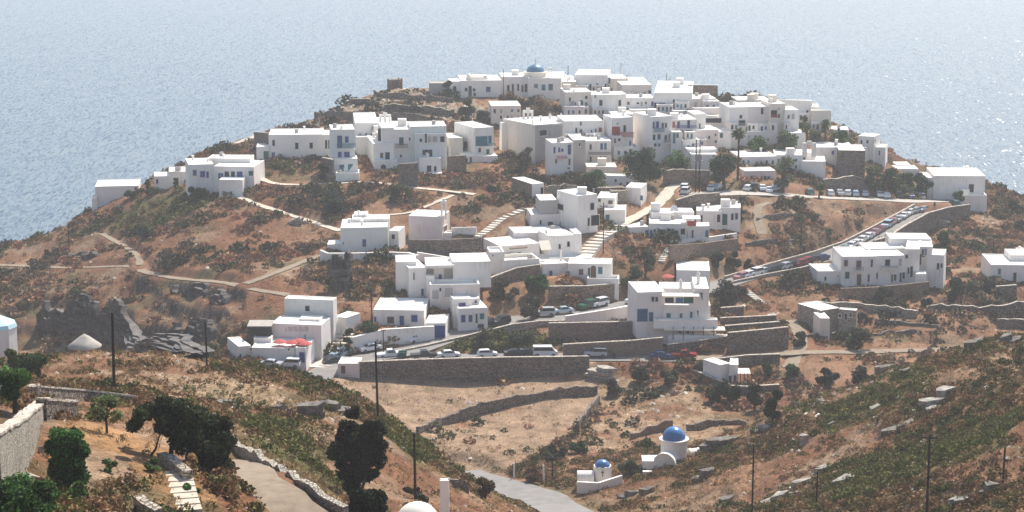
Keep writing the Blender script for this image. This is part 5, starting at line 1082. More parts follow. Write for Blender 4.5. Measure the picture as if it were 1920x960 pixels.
W_('brown stone retaining wall under the white terrace parapet', [(1256,460,490),(1320,456,486),(1384,447,472)], m='brownstone', cap=None)
W_('stone retaining wall under the stepped apartments', [(1577,541,562),(1650,538,559),(1742,528,553)], m='brownstone', cap=None)
W_('white parapet in front of the stepped apartments', [(1577,534,541),(1650,530,538),(1742,521,528)], m='white', cap='roofw', name='parapet_wall', thick=.35)
W_('stone retaining wall under the white house with the arched doorway', [(1030,538,564),(1100,537,567),(1163,532,560)], m='brownstone')
W_('curved white terrace wall under the big plain block', [(600,470,490),(614,476,499),(660,476,488),(730,474,485),(765,475,491),(782,480,495)], m='white', cap='roofw', name='white_wall', group=None, drop=3)
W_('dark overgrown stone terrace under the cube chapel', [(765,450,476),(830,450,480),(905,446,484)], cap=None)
W_('white boundary wall beside the cube chapel door', [(846,428,441),(893,427,441)], m='white', cap='roofw', name='white_wall', group=None, thick=.35)
W_('long pale descending garden wall above the loggia house', [(782,474,492),(850,485,496),(906,491,499)], m='pink', cap='roofw', name='white_wall', group=None, thick=.4)
W_('curving dry stone field wall dividing the stubble fields', [(785,803,816),(830,783,798),(900,756,773),(970,742,758),(1050,729,749),(1120,722,739)], ragged=.16, cap=None)
W_('tumbled dry stone wall at the eastern edge of the lower field', [(1126,737,752),(1106,765,783),(1086,790,808)], ragged=.25, cap=None)
W_('reddish broken terrace wall above the blue-domed chapel', [(1185,813,824),(1215,802,815),(1262,790,806)], ragged=.22, cap=None, m='pinkstone')
W_('grey plastered retaining wall beside the blue garage', [(662,634,662),(720,619,650),(815,613,638)], m='white', cap='roofw', name='white_wall', group=None)
W_('stone roadside wall holding up the steep road by the car park', [(1640,452,463),(1668,443,457),(1700,422,440),(1740,400,427),(1780,389,420),(1818,384,416)], m='stone')
W_('low pale kerb wall behind the row of parked cars', [(1360,519,524),(1450,493,499),(1530,471,477),(1580,454,461),(1640,424,431),(1690,397,404),(1716,383,389)], m='palestone', thick=.35)
W_('low pale kerb wall on the downhill edge of the steep road', [(1372,529,533),(1440,514,519),(1500,503,508),(1534,495,501)], m='palestone', thick=.35)
W_('dark curved retaining wall under the upper car park', [(1268,376,393),(1303,365,396),(1349,362,391)])
W_('brownish straight retaining wall under the upper car park', [(1350,367,389),(1389,366,389)], m='brownstone')
W_('dark ruined wall stub on the summit below the ruined tower', [(656,186,197),(693,186,196)])
W_('longest ruined terrace wall across the bare summit', [(588,208,223),(640,209,226),(720,212,229),(800,214,232)], ragged=.3, cap=None)
W_('ruined terrace wall with pale top edge under the summit ridge', [(720,196,204),(790,200,212),(852,206,219)], ragged=.25)
W_('broken upper terrace wall beside the ruined tower', [(700,172,180),(780,178,187),(850,183,193)], ragged=.25, cap=None)
W_('dark high stone wall at the end of the long slit-windowed house', [(477,248,285),(505,250,292)])
W_('tall weathered garden wall with a thick pale top', [(-25,818,945),(20,793,905),(76,751,838)], Y=[92,106,129], m='finestone', thick=.75, ragged=.06, drop=3)
W_('low dark fieldstone wall with square end behind the garden', [(88,752,789),(148,753,787)], m='stone', thick=.7, ragged=.05)
W_('dark long boundary wall with pale flat coping behind the garden', [(75,726,746),(160,733,750),(255,745,758)], thick=.6)
W_('winding low wall of pale stones beside the dirt track', [(395,810,822),(430,820,832),(470,848,860),(520,880,893),(560,905,918),(600,928,942),(640,958,975)], m='finestone', thick=.5, ragged=.17, cap=None)
W_('crumbling rubble edge of the garden terrace', [(296,848,866),(326,862,888),(346,882,906)], m='palestone', ragged=.2, thick=.6, cap=None)
W_('short rubble wall at the foot of the garden steps', [(246,922,950),(262,940,966),(292,955,985)], m='palestone', ragged=.2, thick=.6, cap=None)
W_('low wall edging the path down to the tiny cube hut', [(1300,695,705),(1335,709,722),(1370,724,738),(1400,726,742),(1462,722,736)])
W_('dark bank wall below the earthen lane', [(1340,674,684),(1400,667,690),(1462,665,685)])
W_('upper dry stone terrace wall beside the far eastern fields', [(1740,571,580),(1800,574,588),(1870,575,592),(1919,566,586),(1960,560,582)], ragged=.15)
W_('lower dry stone terrace wall beside the far eastern fields', [(1868,600,618),(1919,599,620),(1970,598,620)], ragged=.15)
W_('short dark wall under the eastern chapel yard', [(1868,538,553),(1906,535,556)])
W_('dark stone wall added for the shadow band west of the blue-shuttered tower house', [(604,296,338),(624,300,341)])  # dark masonry stands in for the tower's cast shadow on the ground
W_('dark wall added for the cast shadow between the stone-based and four-storey houses', [(748,308,346),(782,306,352)])  # added dark wall in place of the four-storey house's cast shadow
W_('brown bank wall under the jutting floor of the four-storey house', [(838,294,322),(872,292,326)], m='brownstone')
W_('pale rubble wall beside the low dark-flanked house', [(1024,350,372),(1060,345,366),(1090,352,368)], m='palestone', ragged=.2, cap=None)
W_('rough wall under the small white flat-roofed house', [(1120,352,372),(1165,352,374),(1200,358,380)], m='stone', ragged=.12)
W_('brown garden wall below the transformer poles', [(1245,320,345),(1290,318,343),(1330,322,346)], m='brownstone', ragged=.08)
W_('dark terrace wall between the car park trees', [(1545,338,352),(1600,330,352),(1640,340,356)], m='stone', ragged=.1)
W_('thin terrace line above the earthen lane on the scrub slope', [(1510,628,634),(1570,622,629),(1640,626,633),(1720,618,625)], ragged=.15, cap=None)
W_('short terrace line among bushes on the eastern slope', [(1640,600,607),(1700,604,611),(1760,608,615)], ragged=.15, cap=None)
W_('terrace line on the red slope above the sloping road', [(1400,455,461),(1440,448,454),(1490,450,456)], ragged=.12, cap=None)
W_('terrace line near the top of the red slope under the car park', [(1420,408,414),(1470,400,406),(1530,402,408)], ragged=.12, cap=None)
W_('ragged field boundary of loose stones beside the big domed chapel', [(1290,800,808),(1340,786,795),(1400,790,798)], ragged=.2, cap=None)
W_('terrace wall among scrub above the pale farm hut', [(1508,566,574),(1560,568,576),(1610,570,580),(1660,575,586),(1720,584,596)], ragged=.15, m='palestone')
W_('dry wall crossing the slope below the apartments', [(1735,405,420),(1780,417,424)], m='palestone')
W_('dark rubble wall beside the white pillar', [(792,908,930),(818,905,930),(846,900,925),(880,905,930)], ragged=.2, cap=None, Y=[190,192,194,196])
W_('sloping stone garden wall under the sprawling white house', [(888,535,548),(930,518,532),(970,503,520),(1012,497,515)], m='brownstone')
stairs('stairs', 'broad whitewashed stairs climbing between the taverna and the parked cars', [(600,690),(622,660),(640,628),(650,600)], 4.6, 20)
stairs('stairs', 'pale stepped lane climbing past the awning house', [(1086,500),(1100,476),(1120,450),(1140,436),(1168,418)], 3.4, 16)
stairs('stairs', 'narrow crooked steps climbing the hillside beside the cube chapel', [(895,446),(915,432),(940,413),(972,398),(1005,383)], 1.9, 16)
stairs('stairs', 'rough stone garden steps beside the terrace edge', [(345,962),(336,930),(326,885)], 2.1, 7, m='path')
stairs('stairs', 'curving white steps below the terrace of the blue-door house', [(1240,492),(1246,480),(1256,464)], 1.4, 9)
stairs('stairs', 'stone steps descending the bank behind the guest house', [(1398,545),(1425,566),(1448,592)], 1.6, 14, m='concrete')

# ---------------------------------------------------------------- vehicles
T = 'sloping car-lined road'
row = [(1727,389,'hatch','silver','silver hatchback at the very top of the car row by the kerb bend'),(1712,398,'hatch','silver','second silver car from the top of the sloping row'),(1702,404,'hatch','white','white hatchback just below the two silver cars at the top of the row'),
 (1692,410,'sedan','white','white saloon in the upper half of the sloping row'),(1681,416,'sedan','silver','silver saloon above the pink car on the sloping road'),(1671,421,'hatch','pink','faded pink-red hatchback high on the sloping road'),(1660,428,'suv','paleblue','pale blue boxy car standing alone between the pink and red cars'),
 (1647,436,'hatch','red','bright red hatchback, upper of the two red cars in the row'),(1637,442,'hatch','pink','faded red car right below the bright red hatchback'),(1625,449,'sedan','white','white saloon just below the faded red car'),(1613,456,'hatch','white','white hatchback in the middle of the lower row'),
 (1603,462,'sedan','white','white saloon above the lowest white car of the row'),(1593,467,'hatch','white','lowest white car of the row next to the dark teal car'),(1579,474,'hatch','teal','dark teal hatchback ending the upper row'),(1537,489,'sedan','blue','dark blue saloon alone on the sloping road'),(1522,493,'hatch','dark','black hatchback behind the dark blue saloon'),
 (1508,496,'hatch','red','red hatchback in front of the black car lower down the road'),(1496,500,'hatch','red','second red hatchback lower down the road nose to tail with the first'),(1480,503,'sedan','dark','black saloon below the red pair'),(1468,506,'hatch','silver','grey hatchback between dark saloons on the lower bend'),
 (1455,509,'sedan','dark','dark saloon below the grey hatchback'),(1443,512,'hatch','dark','small dark hatchback near the lower bend'),(1428,515,'sedan','silver','silver saloon by the bushes of the lower bend'),(1412,519,'suv','white','white high-roofed car at the lower bend'),(1399,522,'hatch','white','white hatchback below the high-roofed car'),(1386,525,'hatch','pink','faded red hatchback last in the row before the round tank')]
for x, y, k, c, l in row: car(x+3, y, k, c, l, 'back', upper)
for x, y, k, c, l in [(1190,570,'sedan','white','white saloon half hidden by the guest house roof edge'),(1206,568,'hatch','white','white hatchback tucked behind the guest house wall'),(1123,577,'suv','white','white estate car above the long sloping white wall'),(1101,581,'suv','green','dark green jeep beside the white estate car'),
  (1055,590,'sedan','paleblue','light blue saloon on the bend of the upper road'),(1020,595,'suv','silver','silver off-roader on the bend of the upper road'),(938,612,'suv','dark','dark estate car climbing past the two-storey blue-windowed house'),(908,618,'suv','dark','second dark estate car parked against the two-storey house'),
  (778,642,'sedan','white','white saloon parked beside the grey retaining wall'),(694,660,'sedan','white','white saloon parked below the grey retaining wall near the stairs')]: car(x, y-1, k, c, l, 'back', upper)
for x, y, k, c, l, h in [(732,673,'pickup','white','white pickup truck parked by the long retaining wall',0),(842,672,'sedan','white','white saloon on the lower road beside the scrub bank','f'),(914,671,'hatch','white','white hatchback on the lower road before the dark cars','f'),(795,674,'pickup','dark','dark maroon truck beside the green waste bin',0),
  (966,670,'sedan','dark','black saloon on the lower road behind the white hatchback','f'),(990,670,'hatch','dark','black hatchback behind the white minibus','f'),(1022,670,'van','white','white minibus with side windows on the lower road','f'),(1115,671,'suv','silver','silver off-roader below the reddish stone wall','back'),
  (1240,674,'sedan','blue','dark blue saloon at the end of the lower road','f'),(1283,673,'pickup','red','red pickup at the end of the lower road','f')]: car(x, y, k, c, l, None if h == 0 else (h if h == 'back' else 'x'), lower)
for x, y, k, c, l, h in [(505,689,'sedan','silver','silver saloon in front of the rounded terrace house',170),(541,690,'suv','white','white van-like car by the blue door of the rounded terrace house',175),(632,675,'hatch','paleblue','pale blue hatchback at the foot of the white stairs',60),(645,668,'suv','paleblue','pale blue delivery car beside the white stairs',70),(628,684,'sedan','dark','dark saloon at the foot of the white stairs',20)]: car(x, y, k, c, l, h)
pk = [(1286,364,'suv','white'),(1284,358,'suv','white'),(1333,358,'sedan','white'),(1345,356,'hatch','silver'),(1404,358,'hatch','white'),(1412,356,'suv','dark'),(1429,357,'sedan','white'),(1443,361,'sedan','white'),(1455,358,'hatch','silver'),(1517,365,'hatch','teal'),(1556,367,'hatch','white'),(1573,366,'sedan','silver'),(1590,367,'hatch','white'),(1603,368,'hatch','paleblue'),(1620,368,'hatch','silver'),
 (1648,369,'sedan','white'),(1660,371,'hatch','white'),(1688,371,'suv','dark'),(1705,372,'sedan','blue'),(1724,374,'suv','silver'),(1740,374,'van','white'),(1757,375,'suv','green'),(1776,377,'hatch','red'),(1790,386,'hatch','teal')]
where = ['below the transformer poles, lower of two','below the transformer poles, upper of two','beside the dark curved wall','just east of the white one at the dark curved wall','under the olive tree','next to the white hatchback under the olive tree','in front of the low pinkish house','right before the grey wall of the car park','last in the first line of the car park',
 'partly under the small green tree','first in the eastern line of the car park','second in the eastern line','third in the eastern line','fourth in the eastern line','fifth in the eastern line','alone in the middle of the car park','close behind the lone white saloon','under the dark trees at the car park','beside the dark car under the trees','facing the road at the car park entrance','big, next to the entrance car','between the white van and red car','by the bushy tree at the end of the road','half under the bushy tree at the end of the road']
KN = {'sedan': 'saloon', 'hatch': 'hatchback', 'suv': 'off-roader', 'van': 'van', 'pickup': 'pickup'}
for (x, y, k, c), w_ in zip(pk, where): car(x, y, k, c, f'{c} {KN[k]} {w_}'.replace('paleblue', 'pale blue'), 80+random.uniform(-20, 20), group='cars in the upper car park')
def bin_(label, px, yb):
    P = hit(px, yb, G); root = thing('waste_bin', label, 'bin', (P[0], P[1], gz(P[0], P[1])+.1))
    MB().add([(-.6,-.5,.15),(.6,-.5,.15),(.6,.5,.15),(-.6,.5,.15),(-.75,-.6,1.2),(.75,-.6,1.2),(.75,.6,1.2),(-.75,.6,1.2)], [(0,3,2,1),(4,5,6,7),(0,1,5,4),(1,2,6,5),(2,3,7,6),(3,0,4,7)]).build('body', M['green'], root)
    MB().tube([(-.76,0,1.22),(.76,0,1.22)], .3, 12).build('lid', M['green'], root)
bin_('green wheeled waste bin beside the lower road', 755, 673)
def moto(label, px, yb, rz):
    P = hit(px, yb, G); root = thing('motorbike', label, 'motorbike', (P[0], P[1], gz(P[0], P[1])+.1), R(rz), 'motorbikes parked at the roadside')
    for x in (-.62, .62): MB().tube([(x, .06, .3), (x, -.06, .3)], .3, 14).build('wheel', M['tyre'], root)
    MB().add([(-.5,-.12,.4),(.4,-.12,.35),(.55,-.1,.75),(.1,-.14,.9),(-.7,-.1,.8),(-.5,.12,.4),(.4,.12,.35),(.55,.1,.75),(.1,.14,.9),(-.7,.1,.8)], [(0,1,2,3,4),(9,8,7,6,5),(0,5,6,1),(1,6,7,2),(2,7,8,3),(3,8,9,4),(4,9,5,0)]).build('body', CARM['dark'], root)
    MB().tube([(.62,0,.3),(.45,0,1.0)], .04, 6).tube([(.45,-.35,1.02),(.45,.35,1.02)], .03, 6).build('handlebar', M['metal'], root)
for i, (x, y, l) in enumerate([(610,680,'dark motorbike first from the house corner at the stairs'),(614,682,'dark motorbike second from the house corner at the stairs'),(619,683,'dark motorbike beside the pale blue hatchback'),(1152,672,'dark motorbike on the lower road before the blue saloon')]): moto(l, x, y, 70+i*8)

# ---------------------------------------------------------------- people
def person(label, px, yb, h=1.74, turn=0.0):
    P = hit(px, yb, G); P[2] = gz(P[0], P[1])+.12; r_ = thing('person', label, 'person', P, turn)
    J = {'pel': (0,0,.95), 'che': (0,0,1.30), 'nec': (0,0,1.50), 'hd': (0,-.01,1.62), 'top': (0,-.01,1.76), 'hl': (.1,0,.90), 'kl': (.12,-.12,.50), 'fl': (.12,.0,.08), 'tl': (.12,-.17,.04), 'hr': (-.1,0,.90), 'kr': (-.12,.05,.50), 'fr': (-.12,.20,.09), 'tr': (-.12,.04,.04),
         'sl': (.2,0,1.42), 'el': (.27,.06,1.13), 'wl': (.27,-.08,.88), 'sr': (-.2,0,1.42), 'er': (-.27,.03,1.13), 'wr': (-.27,.10,.87)}
    ra = {'pel': .15,'che': .17,'nec': .06,'hd': .10,'top': .06,'hl': .11,'kl': .07,'fl': .05,'tl': .04,'hr': .11,'kr': .07,'fr': .05,'tr': .04,'sl': .08,'el': .05,'wl': .04,'sr': .08,'er': .05,'wr': .04}
    E = [('pel','che'),('che','nec'),('nec','hd'),('hd','top'),('pel','hl'),('hl','kl'),('kl','fl'),('fl','tl'),('pel','hr'),('hr','kr'),('kr','fr'),('fr','tr'),('che','sl'),('sl','el'),('el','wl'),('che','sr'),('sr','er'),('er','wr')]
    k = list(J); s = h/1.80; me = bpy.data.meshes.new('body'); me.from_pydata([tuple(c*s for c in J[a]) for a in k], [(k.index(a), k.index(b)) for a, b in E], [])
    o = new_obj('body', me, r_); me.materials.append(M['cloth']); mod = o.modifiers.new('skin', 'SKIN'); o.modifiers.new('sub', 'SUBSURF').levels = 1
    for i, a in enumerate(k): me.skin_vertices[0].data[i].radius = (ra[a]*s, ra[a]*s)
    me.skin_vertices[0].data[0].use_root = True
    MB().lathe([(.02, 1.62*s), (.105*s, 1.64*s), (.10*s, 1.72*s), (.05*s, 1.78*s)], 10).build('hair', M['bark'], r_)
person('person in dark clothes walking down the road at its top bend', 1752, 392, turn=.3)

# ---------------------------------------------------------------- poles and wires
PL = {}
for key, l, x, yt, yb, arms, lean in [('a','bare dark pole beside the boundary wall in front of the cliffs',214,586,735,(),.015),('b','thin pole on the western ridge line',130,417,472,(),0),('c','slim pole against the dark cliff west of the terrace house',388,604,690,(),0),('d','dark pole beside the royal blue door house',697,540,608,((.93,.5),),0),
  ('e','tall slender pole standing in the upper field edge',709,640,790,(),-.02),('f','pole between the white saloon and the grey retaining wall',719,618,662,((.95,.4),),0),('g','black pole behind the white dome',779,812,935,(),-.01),('h','dark pole at the corner of the sprawling white house',906,440,532,((.96,.5),),0),('i','pole with crossarm beside the stepped lane',1131,380,476,((.93,.8),),0),
  ('j','lone pole on the red slope above the sloping road',1501,407,480,(),0),('k','pole at the summit in front of the white church',944,130,180,(),0),('l','first thin pole on the summit behind the cream houses',1249,138,176,(),0),('m','second shorter pole on the summit behind the cream houses',1257,157,196,(),0),('n','pole rising between the long white roofs in the centre',1153,172,216,(),0),
  ('o','thin pole on the road side by the eastern trees',1735,304,345,(),0),('p','pole beside the round dark tree east of the apartments',1777,418,470,((.95,.4),),0),('q','thin pole on the rocky slope above the eastern chapel',1862,440,482,(),0),('r','tall pole on the rocky hillside with a short crossarm',1410,832,965,((.97,.7),),0),('s','big dark pole on the hillside with wires running past it',1737,814,975,((.96,.7),),0),
  ('t','short thin pole low on the rocky hillside',1531,884,948,(),0),('u','leaning short pole at the hillside edge',1880,838,905,(),.02),('v','pole with wide crossarm beside the chapel bend',1036,858,897,((.97,1.4),),0),('w','small lamp post at the corner of the plain white building',1846,354,392,(),0),('x','pole in front of the taverna wall',573,627,674,(),0),('y','short pole on the skyline behind the church',1065,124,140,(),0),('z','pole carrying wires above the guest house',1281,502,540,(),0)]:
    PL[key] = pole(l, x, yt, yb, arms, lean=lean, w=.14 if key in 'agse' else .115)
Pt = pole('twin-leg transformer pole, western leg with the transformer platform', 1304, 262, 362, ((.92,.9),), w=.16)
Pt2 = pole('eastern leg of the transformer pole pair', 1311, 262, 362, (), w=.16)
def trafo():
    P, h = Pt; root = thing('transformer', 'dark transformer mounted between the twin poles', 'transformer', (P[0]+.5, P[1]-.2, P[2]+h*.60))
    MB().box(-1.0, -.5, 0, 1.0, .5, .15).build('platform', M['metal'], root); MB().box(-.7, -.4, .152, .7, .4, 1.6).build('body', M['metal'], root)
    for x in (-.4, 0, .4): MB().tube([(x, 0, 1.602), (x, 0, 2.1)], .08, 6).build('insulator', M['metal'], root)
trafo()
def top(k, f=.96): P, h = PL[k]; return P+np.array([0, 0, h*f])
sP = top('s'); wire('sagging dark wire running uphill from the big hillside pole', sP, at(1990, 690, 215), 2.5, .03); wire('sagging dark wire running downhill from the big hillside pole', sP+np.array([0,-.1,-.1]), at(1400, 1005, 170), 2.5, .03)
for k, (x, yt, yb, l) in enumerate([(964,868,898,'white-topped roadside marker post nearer the field'),(1019,872,905,'white-topped roadside marker post beside the crossarm pole')]): pole(l, x, yt, yb, (), w=.16, name='marker_post', cat='marker post', group='white roadside marker posts', m='white')
def aerial(label, px, yt, yb, Y):
    P = at(px, yb, Y); h = at(px, yt, Y)[2]-P[2]; root = thing('roof_aerial', label, 'aerial', P, 0, 'television aerials on the roofs')
    MB().tube([(0,0,0),(0,0,h)], .06, 6).build('mast', M['metal'], root)
    mb = MB()
    for f, w in ((.98,.5),(.85,.65),(.7,.8)): mb.box(-w,-.03,h*f-.03,w,.03,h*f+.03)
    mb.build('bars', M['metal'], root)
for x, yt, yb, Y, l in [(1164,118,148,552,'tall aerial mast on the summit roofs'),(1384,175,190,542,'aerial on the tan skyline house'),(1423,171,190,542,'cross-shaped aerial on the tan skyline house'),(1175,140,150,552,'short aerial beside the tall mast')]: aerial(l, x, yt, yb, Y)
for x, y, h, l in [(1031,212,230,'slender pointed white chimney, western of two beside the bell gable'),(1052,212,230,'slender pointed white chimney, eastern of two beside the bell gable')]:
    Y = 492; P = at(x, h, Y); H_ = at(x, y, Y)[2]-P[2]; root = thing('chimney', l, 'chimney', P, 0, 'tall white chimneys'); MB().lathe([(.45,-1),(.38,H_*.6),(.5,H_*.62),(.12,H_)], 10).build('stack', M['white'], root)

# ---------------------------------------------------------------- trees and shrubs
OL = (.07, .085, .04); DG = (.03, .055, .025); MG = (.055, .095, .03); BR = (.12, .085, .05); GRY = (.10, .10, .065); DK = (.022, .028, .014)
GT = 'village trees'
tree('tree', 'broad dark green tree at the heart of the village below the red balcony', 1207, 352, 280, 84, DG, group=GT, clumps=16, leaves=170, lsz=.34)
tree('tree', 'mid green tree behind the transformer poles', 1268, 325, 284, 60, MG, group=GT, clumps=10, leaves=130, lsz=.32)
tree('tree', 'round dark tree beside the car park below the low white roofs', 1357, 352, 292, 62, DG, group=GT, clumps=13, leaves=160, lsz=.34)
tree('tree', 'dense bushy green tree beside the small white flat-roofed house', 1112, 368, 320, 58, (.04,.07,.03), group=GT, clumps=12, leaves=160, lsz=.3, trunk=.1)
tree('tree', 'round green tree west of the leafy tree above the pinkish wall', 1420, 300, 261, 46, MG, group=GT, clumps=10, leaves=130, lsz=.3)
tree('tree', 'tall pale green tree in front of the narrow stepped house', 1473, 296, 247, 46, (.06,.09,.035), group=GT, clumps=11, leaves=130, lsz=.3)
tree('tree', 'feathery olive tree in front of the twin window house', 1468, 362, 293, 56, (.085,.10,.05), group=GT, clumps=12, leaves=110, lsz=.28)
tree('tree', 'small green tree at the car park edge on the red slope', 1536, 372, 340, 28, MG, group=GT, clumps=7, leaves=120, lsz=.26, trunk=.15)
tree('tree', 'bushy green tree on the eastern cliff edge', 1576, 282, 247, 44, MG, group=GT, clumps=10, leaves=130, lsz=.28, trunk=.15)
tree('tree', 'grey-green thin tree beside the fan palm', 1524, 275, 238, 36, (.075,.095,.05), group=GT, clumps=8, leaves=100, lsz=.28)
tree('tree', 'small bright green tree against the cream house near the last bright roof', 1504, 245, 218, 26, MG, group=GT, clumps=7, leaves=100, lsz=.26)
for i, (x, yb, yt, w, c, l) in enumerate([(1640,365,308,40,OL,'first dark tree of the eastern grove beside the bare stone house'),(1668,366,318,48,DG,'widest dark tree of the eastern grove'),(1700,366,320,44,(.035,.06,.028),'dense tree in the middle of the eastern grove'),(1727,368,322,42,DG,'last dark tree of the eastern grove by the plain white building'),(1690,368,345,50,OL,'low olive bush in front of the eastern grove')]):
    tree('tree', l, x, yb, yt, w, c, group=GT, clumps=11, leaves=130, lsz=.3, trunk=.12)
tree('tree', 'round leafy tree in front of the plain white building', 1783, 378, 340, 46, (.05,.065,.04), group=GT, clumps=11, leaves=140, lsz=.3, trunk=.12)
tree('tree', 'lower green tree beside the red car at the road end', 1797, 386, 352, 28, MG, group=GT, clumps=8, leaves=110, lsz=.28, trunk=.12)
tree('tree', 'round dark green tree east of the stepped apartments', 1764, 478, 430, 38, DG, group=GT, clumps=11, leaves=150, lsz=.3, trunk=.15)
tree('tree', 'neat round dark green tree on the terrace of the arched doorway house', 1008, 550, 514, 54, (.03,.07,.025), group=GT, clumps=14, leaves=190, lsz=.28, trunk=.1)
tree('tree', 'grey-green tree growing from the cliff below the summit house', 877, 238, 182, 40, (.06,.075,.045), group=GT, clumps=10, leaves=120, lsz=.32, trunk=.15)
tree('tree', 'small dark tree hugging the grey wall at the summit', 838, 196, 147, 22, (.055,.06,.04), group=GT, clumps=7, leaves=100, lsz=.3)
tree('tree', 'dark climbing tree beside the white stairs and retaining wall', 654, 668, 612, 24, DG, group=GT, clumps=8, leaves=120, lsz=.24, trunk=.15)
tree('tree', 'leafy pergola vine shading the terrace beside the stairs', 690, 640, 606, 52, (.045,.06,.03), group=GT, clumps=9, leaves=110, lsz=.24, trunk=.4, shape='flat')
tree('tree', 'tall narrow tree by the brown retaining wall under the car park', 1390, 412, 362, 20, (.05,.065,.045), group=GT, clumps=7, leaves=100, lsz=.26)
palm('tall date palm in front of the pinkish eastern houses', 1383, 338, 236, 36)
palm('fan-headed palm on the eastern skyline', 1547, 262, 221, 32)
palm('small palm behind the leafy tree on the eastern end', 1512, 275, 232, 26)
# valley and slopes
for x, yb, yt, w, c, l in [(1015,225,180,60,BR,'brown thicket under the turquoise church shutters'),(955,195,172,46,(.13,.085,.06),'reddish brown bush on the bank under the church arcade'),(985,322,272,40,(.11,.10,.075),'grey leafless thicket beside the unfinished grey block'),(905,232,205,30,(.07,.07,.05),'dark bush beside the cream block'),
  (372,376,352,60,(.03,.055,.025),'dark green hedge-like bush below the blue-windowed corner house'),(277,366,334,14,(.03,.05,.025),'narrow dark cypress-like bush between the spur houses'),(330,356,332,10,(.03,.05,.025),'small dark bush at the cottage door'),(245,372,356,26,(.07,.09,.05),'grey-green bush beside the windowless spur house'),
  (268,452,424,50,(.04,.06,.035),'big dark green bush in the gully of the western slope'),(610,338,300,26,(.025,.035,.025),'dark ivy bush on the shaded bank beside the tower house'),
  (1345,500,474,30,(.035,.05,.03),'round dark bush under the stone terrace, first of two'),(1375,502,472,34,(.03,.045,.028),'round dark bush under the stone terrace, second of two'),(1405,505,486,24,(.06,.06,.035),'olive bush beside the two round dark bushes'),(1210,520,470,44,(.06,.065,.035),'tall hillside bush beside the stepped lane'),(1180,540,495,50,(.05,.06,.03),'dense bush beside the arched doorway house'),
  (1360,578,528,56,(.06,.06,.05),'grey dry bush behind the guest house'),(1385,560,535,34,(.05,.05,.04),'low dark bush beside the bank steps'),
  (1345,752,712,56,DK,'dark round bush below the cube hut wall, westernmost'),(1378,755,726,36,DK,'smaller round bush in the dark ravine clump'),(1415,770,722,44,DK,'round dark bush in the ravine below the cube hut'),(1449,788,728,44,DK,'tall domed dark bush at the ravine mouth'),(1482,712,684,40,MG,'bright green bush beside the cube hut'),(1440,704,680,28,MG,'small green tree behind the cube hut porch'),
  (1550,722,692,56,DK,'dark overhanging bush on the ravine bank'),(1610,720,688,44,(.05,.05,.03),'olive bush on the ravine bank beside the lane'),(1200,720,690,48,(.05,.055,.03),'dark bush below the lower road end'),(1255,722,690,46,(.06,.06,.035),'olive bush below the red pickup'),(1320,700,672,40,(.08,.075,.045),'dry bush below the earthen lane'),
  (1150,742,712,36,(.06,.06,.035),'dark bush on the rubble beside the field corner'),(1085,850,822,40,(.04,.07,.025),'green bush at the lower field wall'),(1040,862,838,60,(.05,.05,.03),'dark bramble along the lower field wall'),(1180,892,868,60,(.07,.08,.045),'grey-green bush between the two domed chapels'),(1000,902,880,56,(.12,.06,.035),'reddish dry bush behind the marker posts'),
  (910,940,880,40,(.10,.075,.035),'yellowish trimmed bush overhanging the bend of the road'),(1650,562,532,34,(.05,.055,.035),'dark bush under the apartments wall'),(1735,575,545,26,(.045,.06,.04),'dark green bush at the end of the apartments wall'),(1790,568,520,40,(.05,.055,.045),'grey-purple bush on the eastern terraces'),(1855,548,520,34,(.045,.05,.045),'dark bush below the eastern chapel'),
  (1765,520,500,44,(.06,.10,.03),'fresh green garden bush below the apartments'),(1610,655,615,60,(.05,.06,.035),'dark green bush above the lane'),(1500,650,624,34,(.06,.07,.04),'bush beside the stony path to the lane'),(1665,560,545,26,(.10,.09,.05),'round straw-coloured bush below the apartments wall'),(1900,392,376,40,(.04,.06,.035),'dark bush on the far cliff edge'),
  (905,655,622,60,(.07,.075,.04),'olive bank bush above the white saloon'),(980,652,618,60,(.05,.06,.035),'dark bank bush above the white minibus'),(945,560,525,60,(.05,.055,.035),'dark ivy mass on the bank under the garden wall'),(560,285,262,30,(.09,.075,.05),'brown bush behind the long slit-windowed house'),(632,400,352,60,(.03,.04,.03),'dark bramble mass on the slope below the tower house'),(750,375,345,60,(.06,.065,.03),'wide olive bramble patch below the four-storey house'),(1000,600,560,60,(.05,.05,.035),'dark bramble under the arched doorway house wall'),(880,560,535,40,(.06,.06,.04),'dark bush between the loggia house and garden wall')]:
    shrub(l, x, yb, yt, w, c, clumps=9, leaves=130, lsz=.26)
# near trees
tree_px('fig_tree', 'large spreading dark tree overhanging the garden and dirt track', 345, 868, [(268,772,26),(300,768,30),(335,772,32),(365,778,32),(390,795,30),(255,788,18),(310,795,32),(345,802,36),(380,815,36),(405,828,32),(415,850,28),(400,870,30),(385,850,32),(360,835,34),(330,825,24),(420,873,22),(395,893,22),(412,812,24)], (.030,.040,.016),
    [((276,842),(302,806),.10),((318,838),(325,800),.2),((352,858),(360,820),.2),((404,925),(395,880),.16)], lsz=.12, per=800, depth=1.2)
tree_px('cypress_tree', 'tall black-green cypress clump beside the track below the fields', 668, 948, [(660,775,13),(655,800,15),(662,825,22),(640,815,17),(690,800,15),(705,815,18),(700,840,24),(650,850,30),(685,862,32),(640,868,17),(712,868,15),(658,885,22),(692,890,15),(658,908,15),(674,922,13),(668,938,14),(675,835,26),(670,855,30),(690,840,24),(668,770,9),(714,808,12),(675,878,22),(645,800,12),(680,805,16),(668,900,16),(708,795,9),(628,835,10),(718,835,12)], (.018,.024,.010),
    [((662,955),(660,900),.25),((676,955),(690,880),.2)], cat='tree', lsz=.13, per=800, depth=.9)
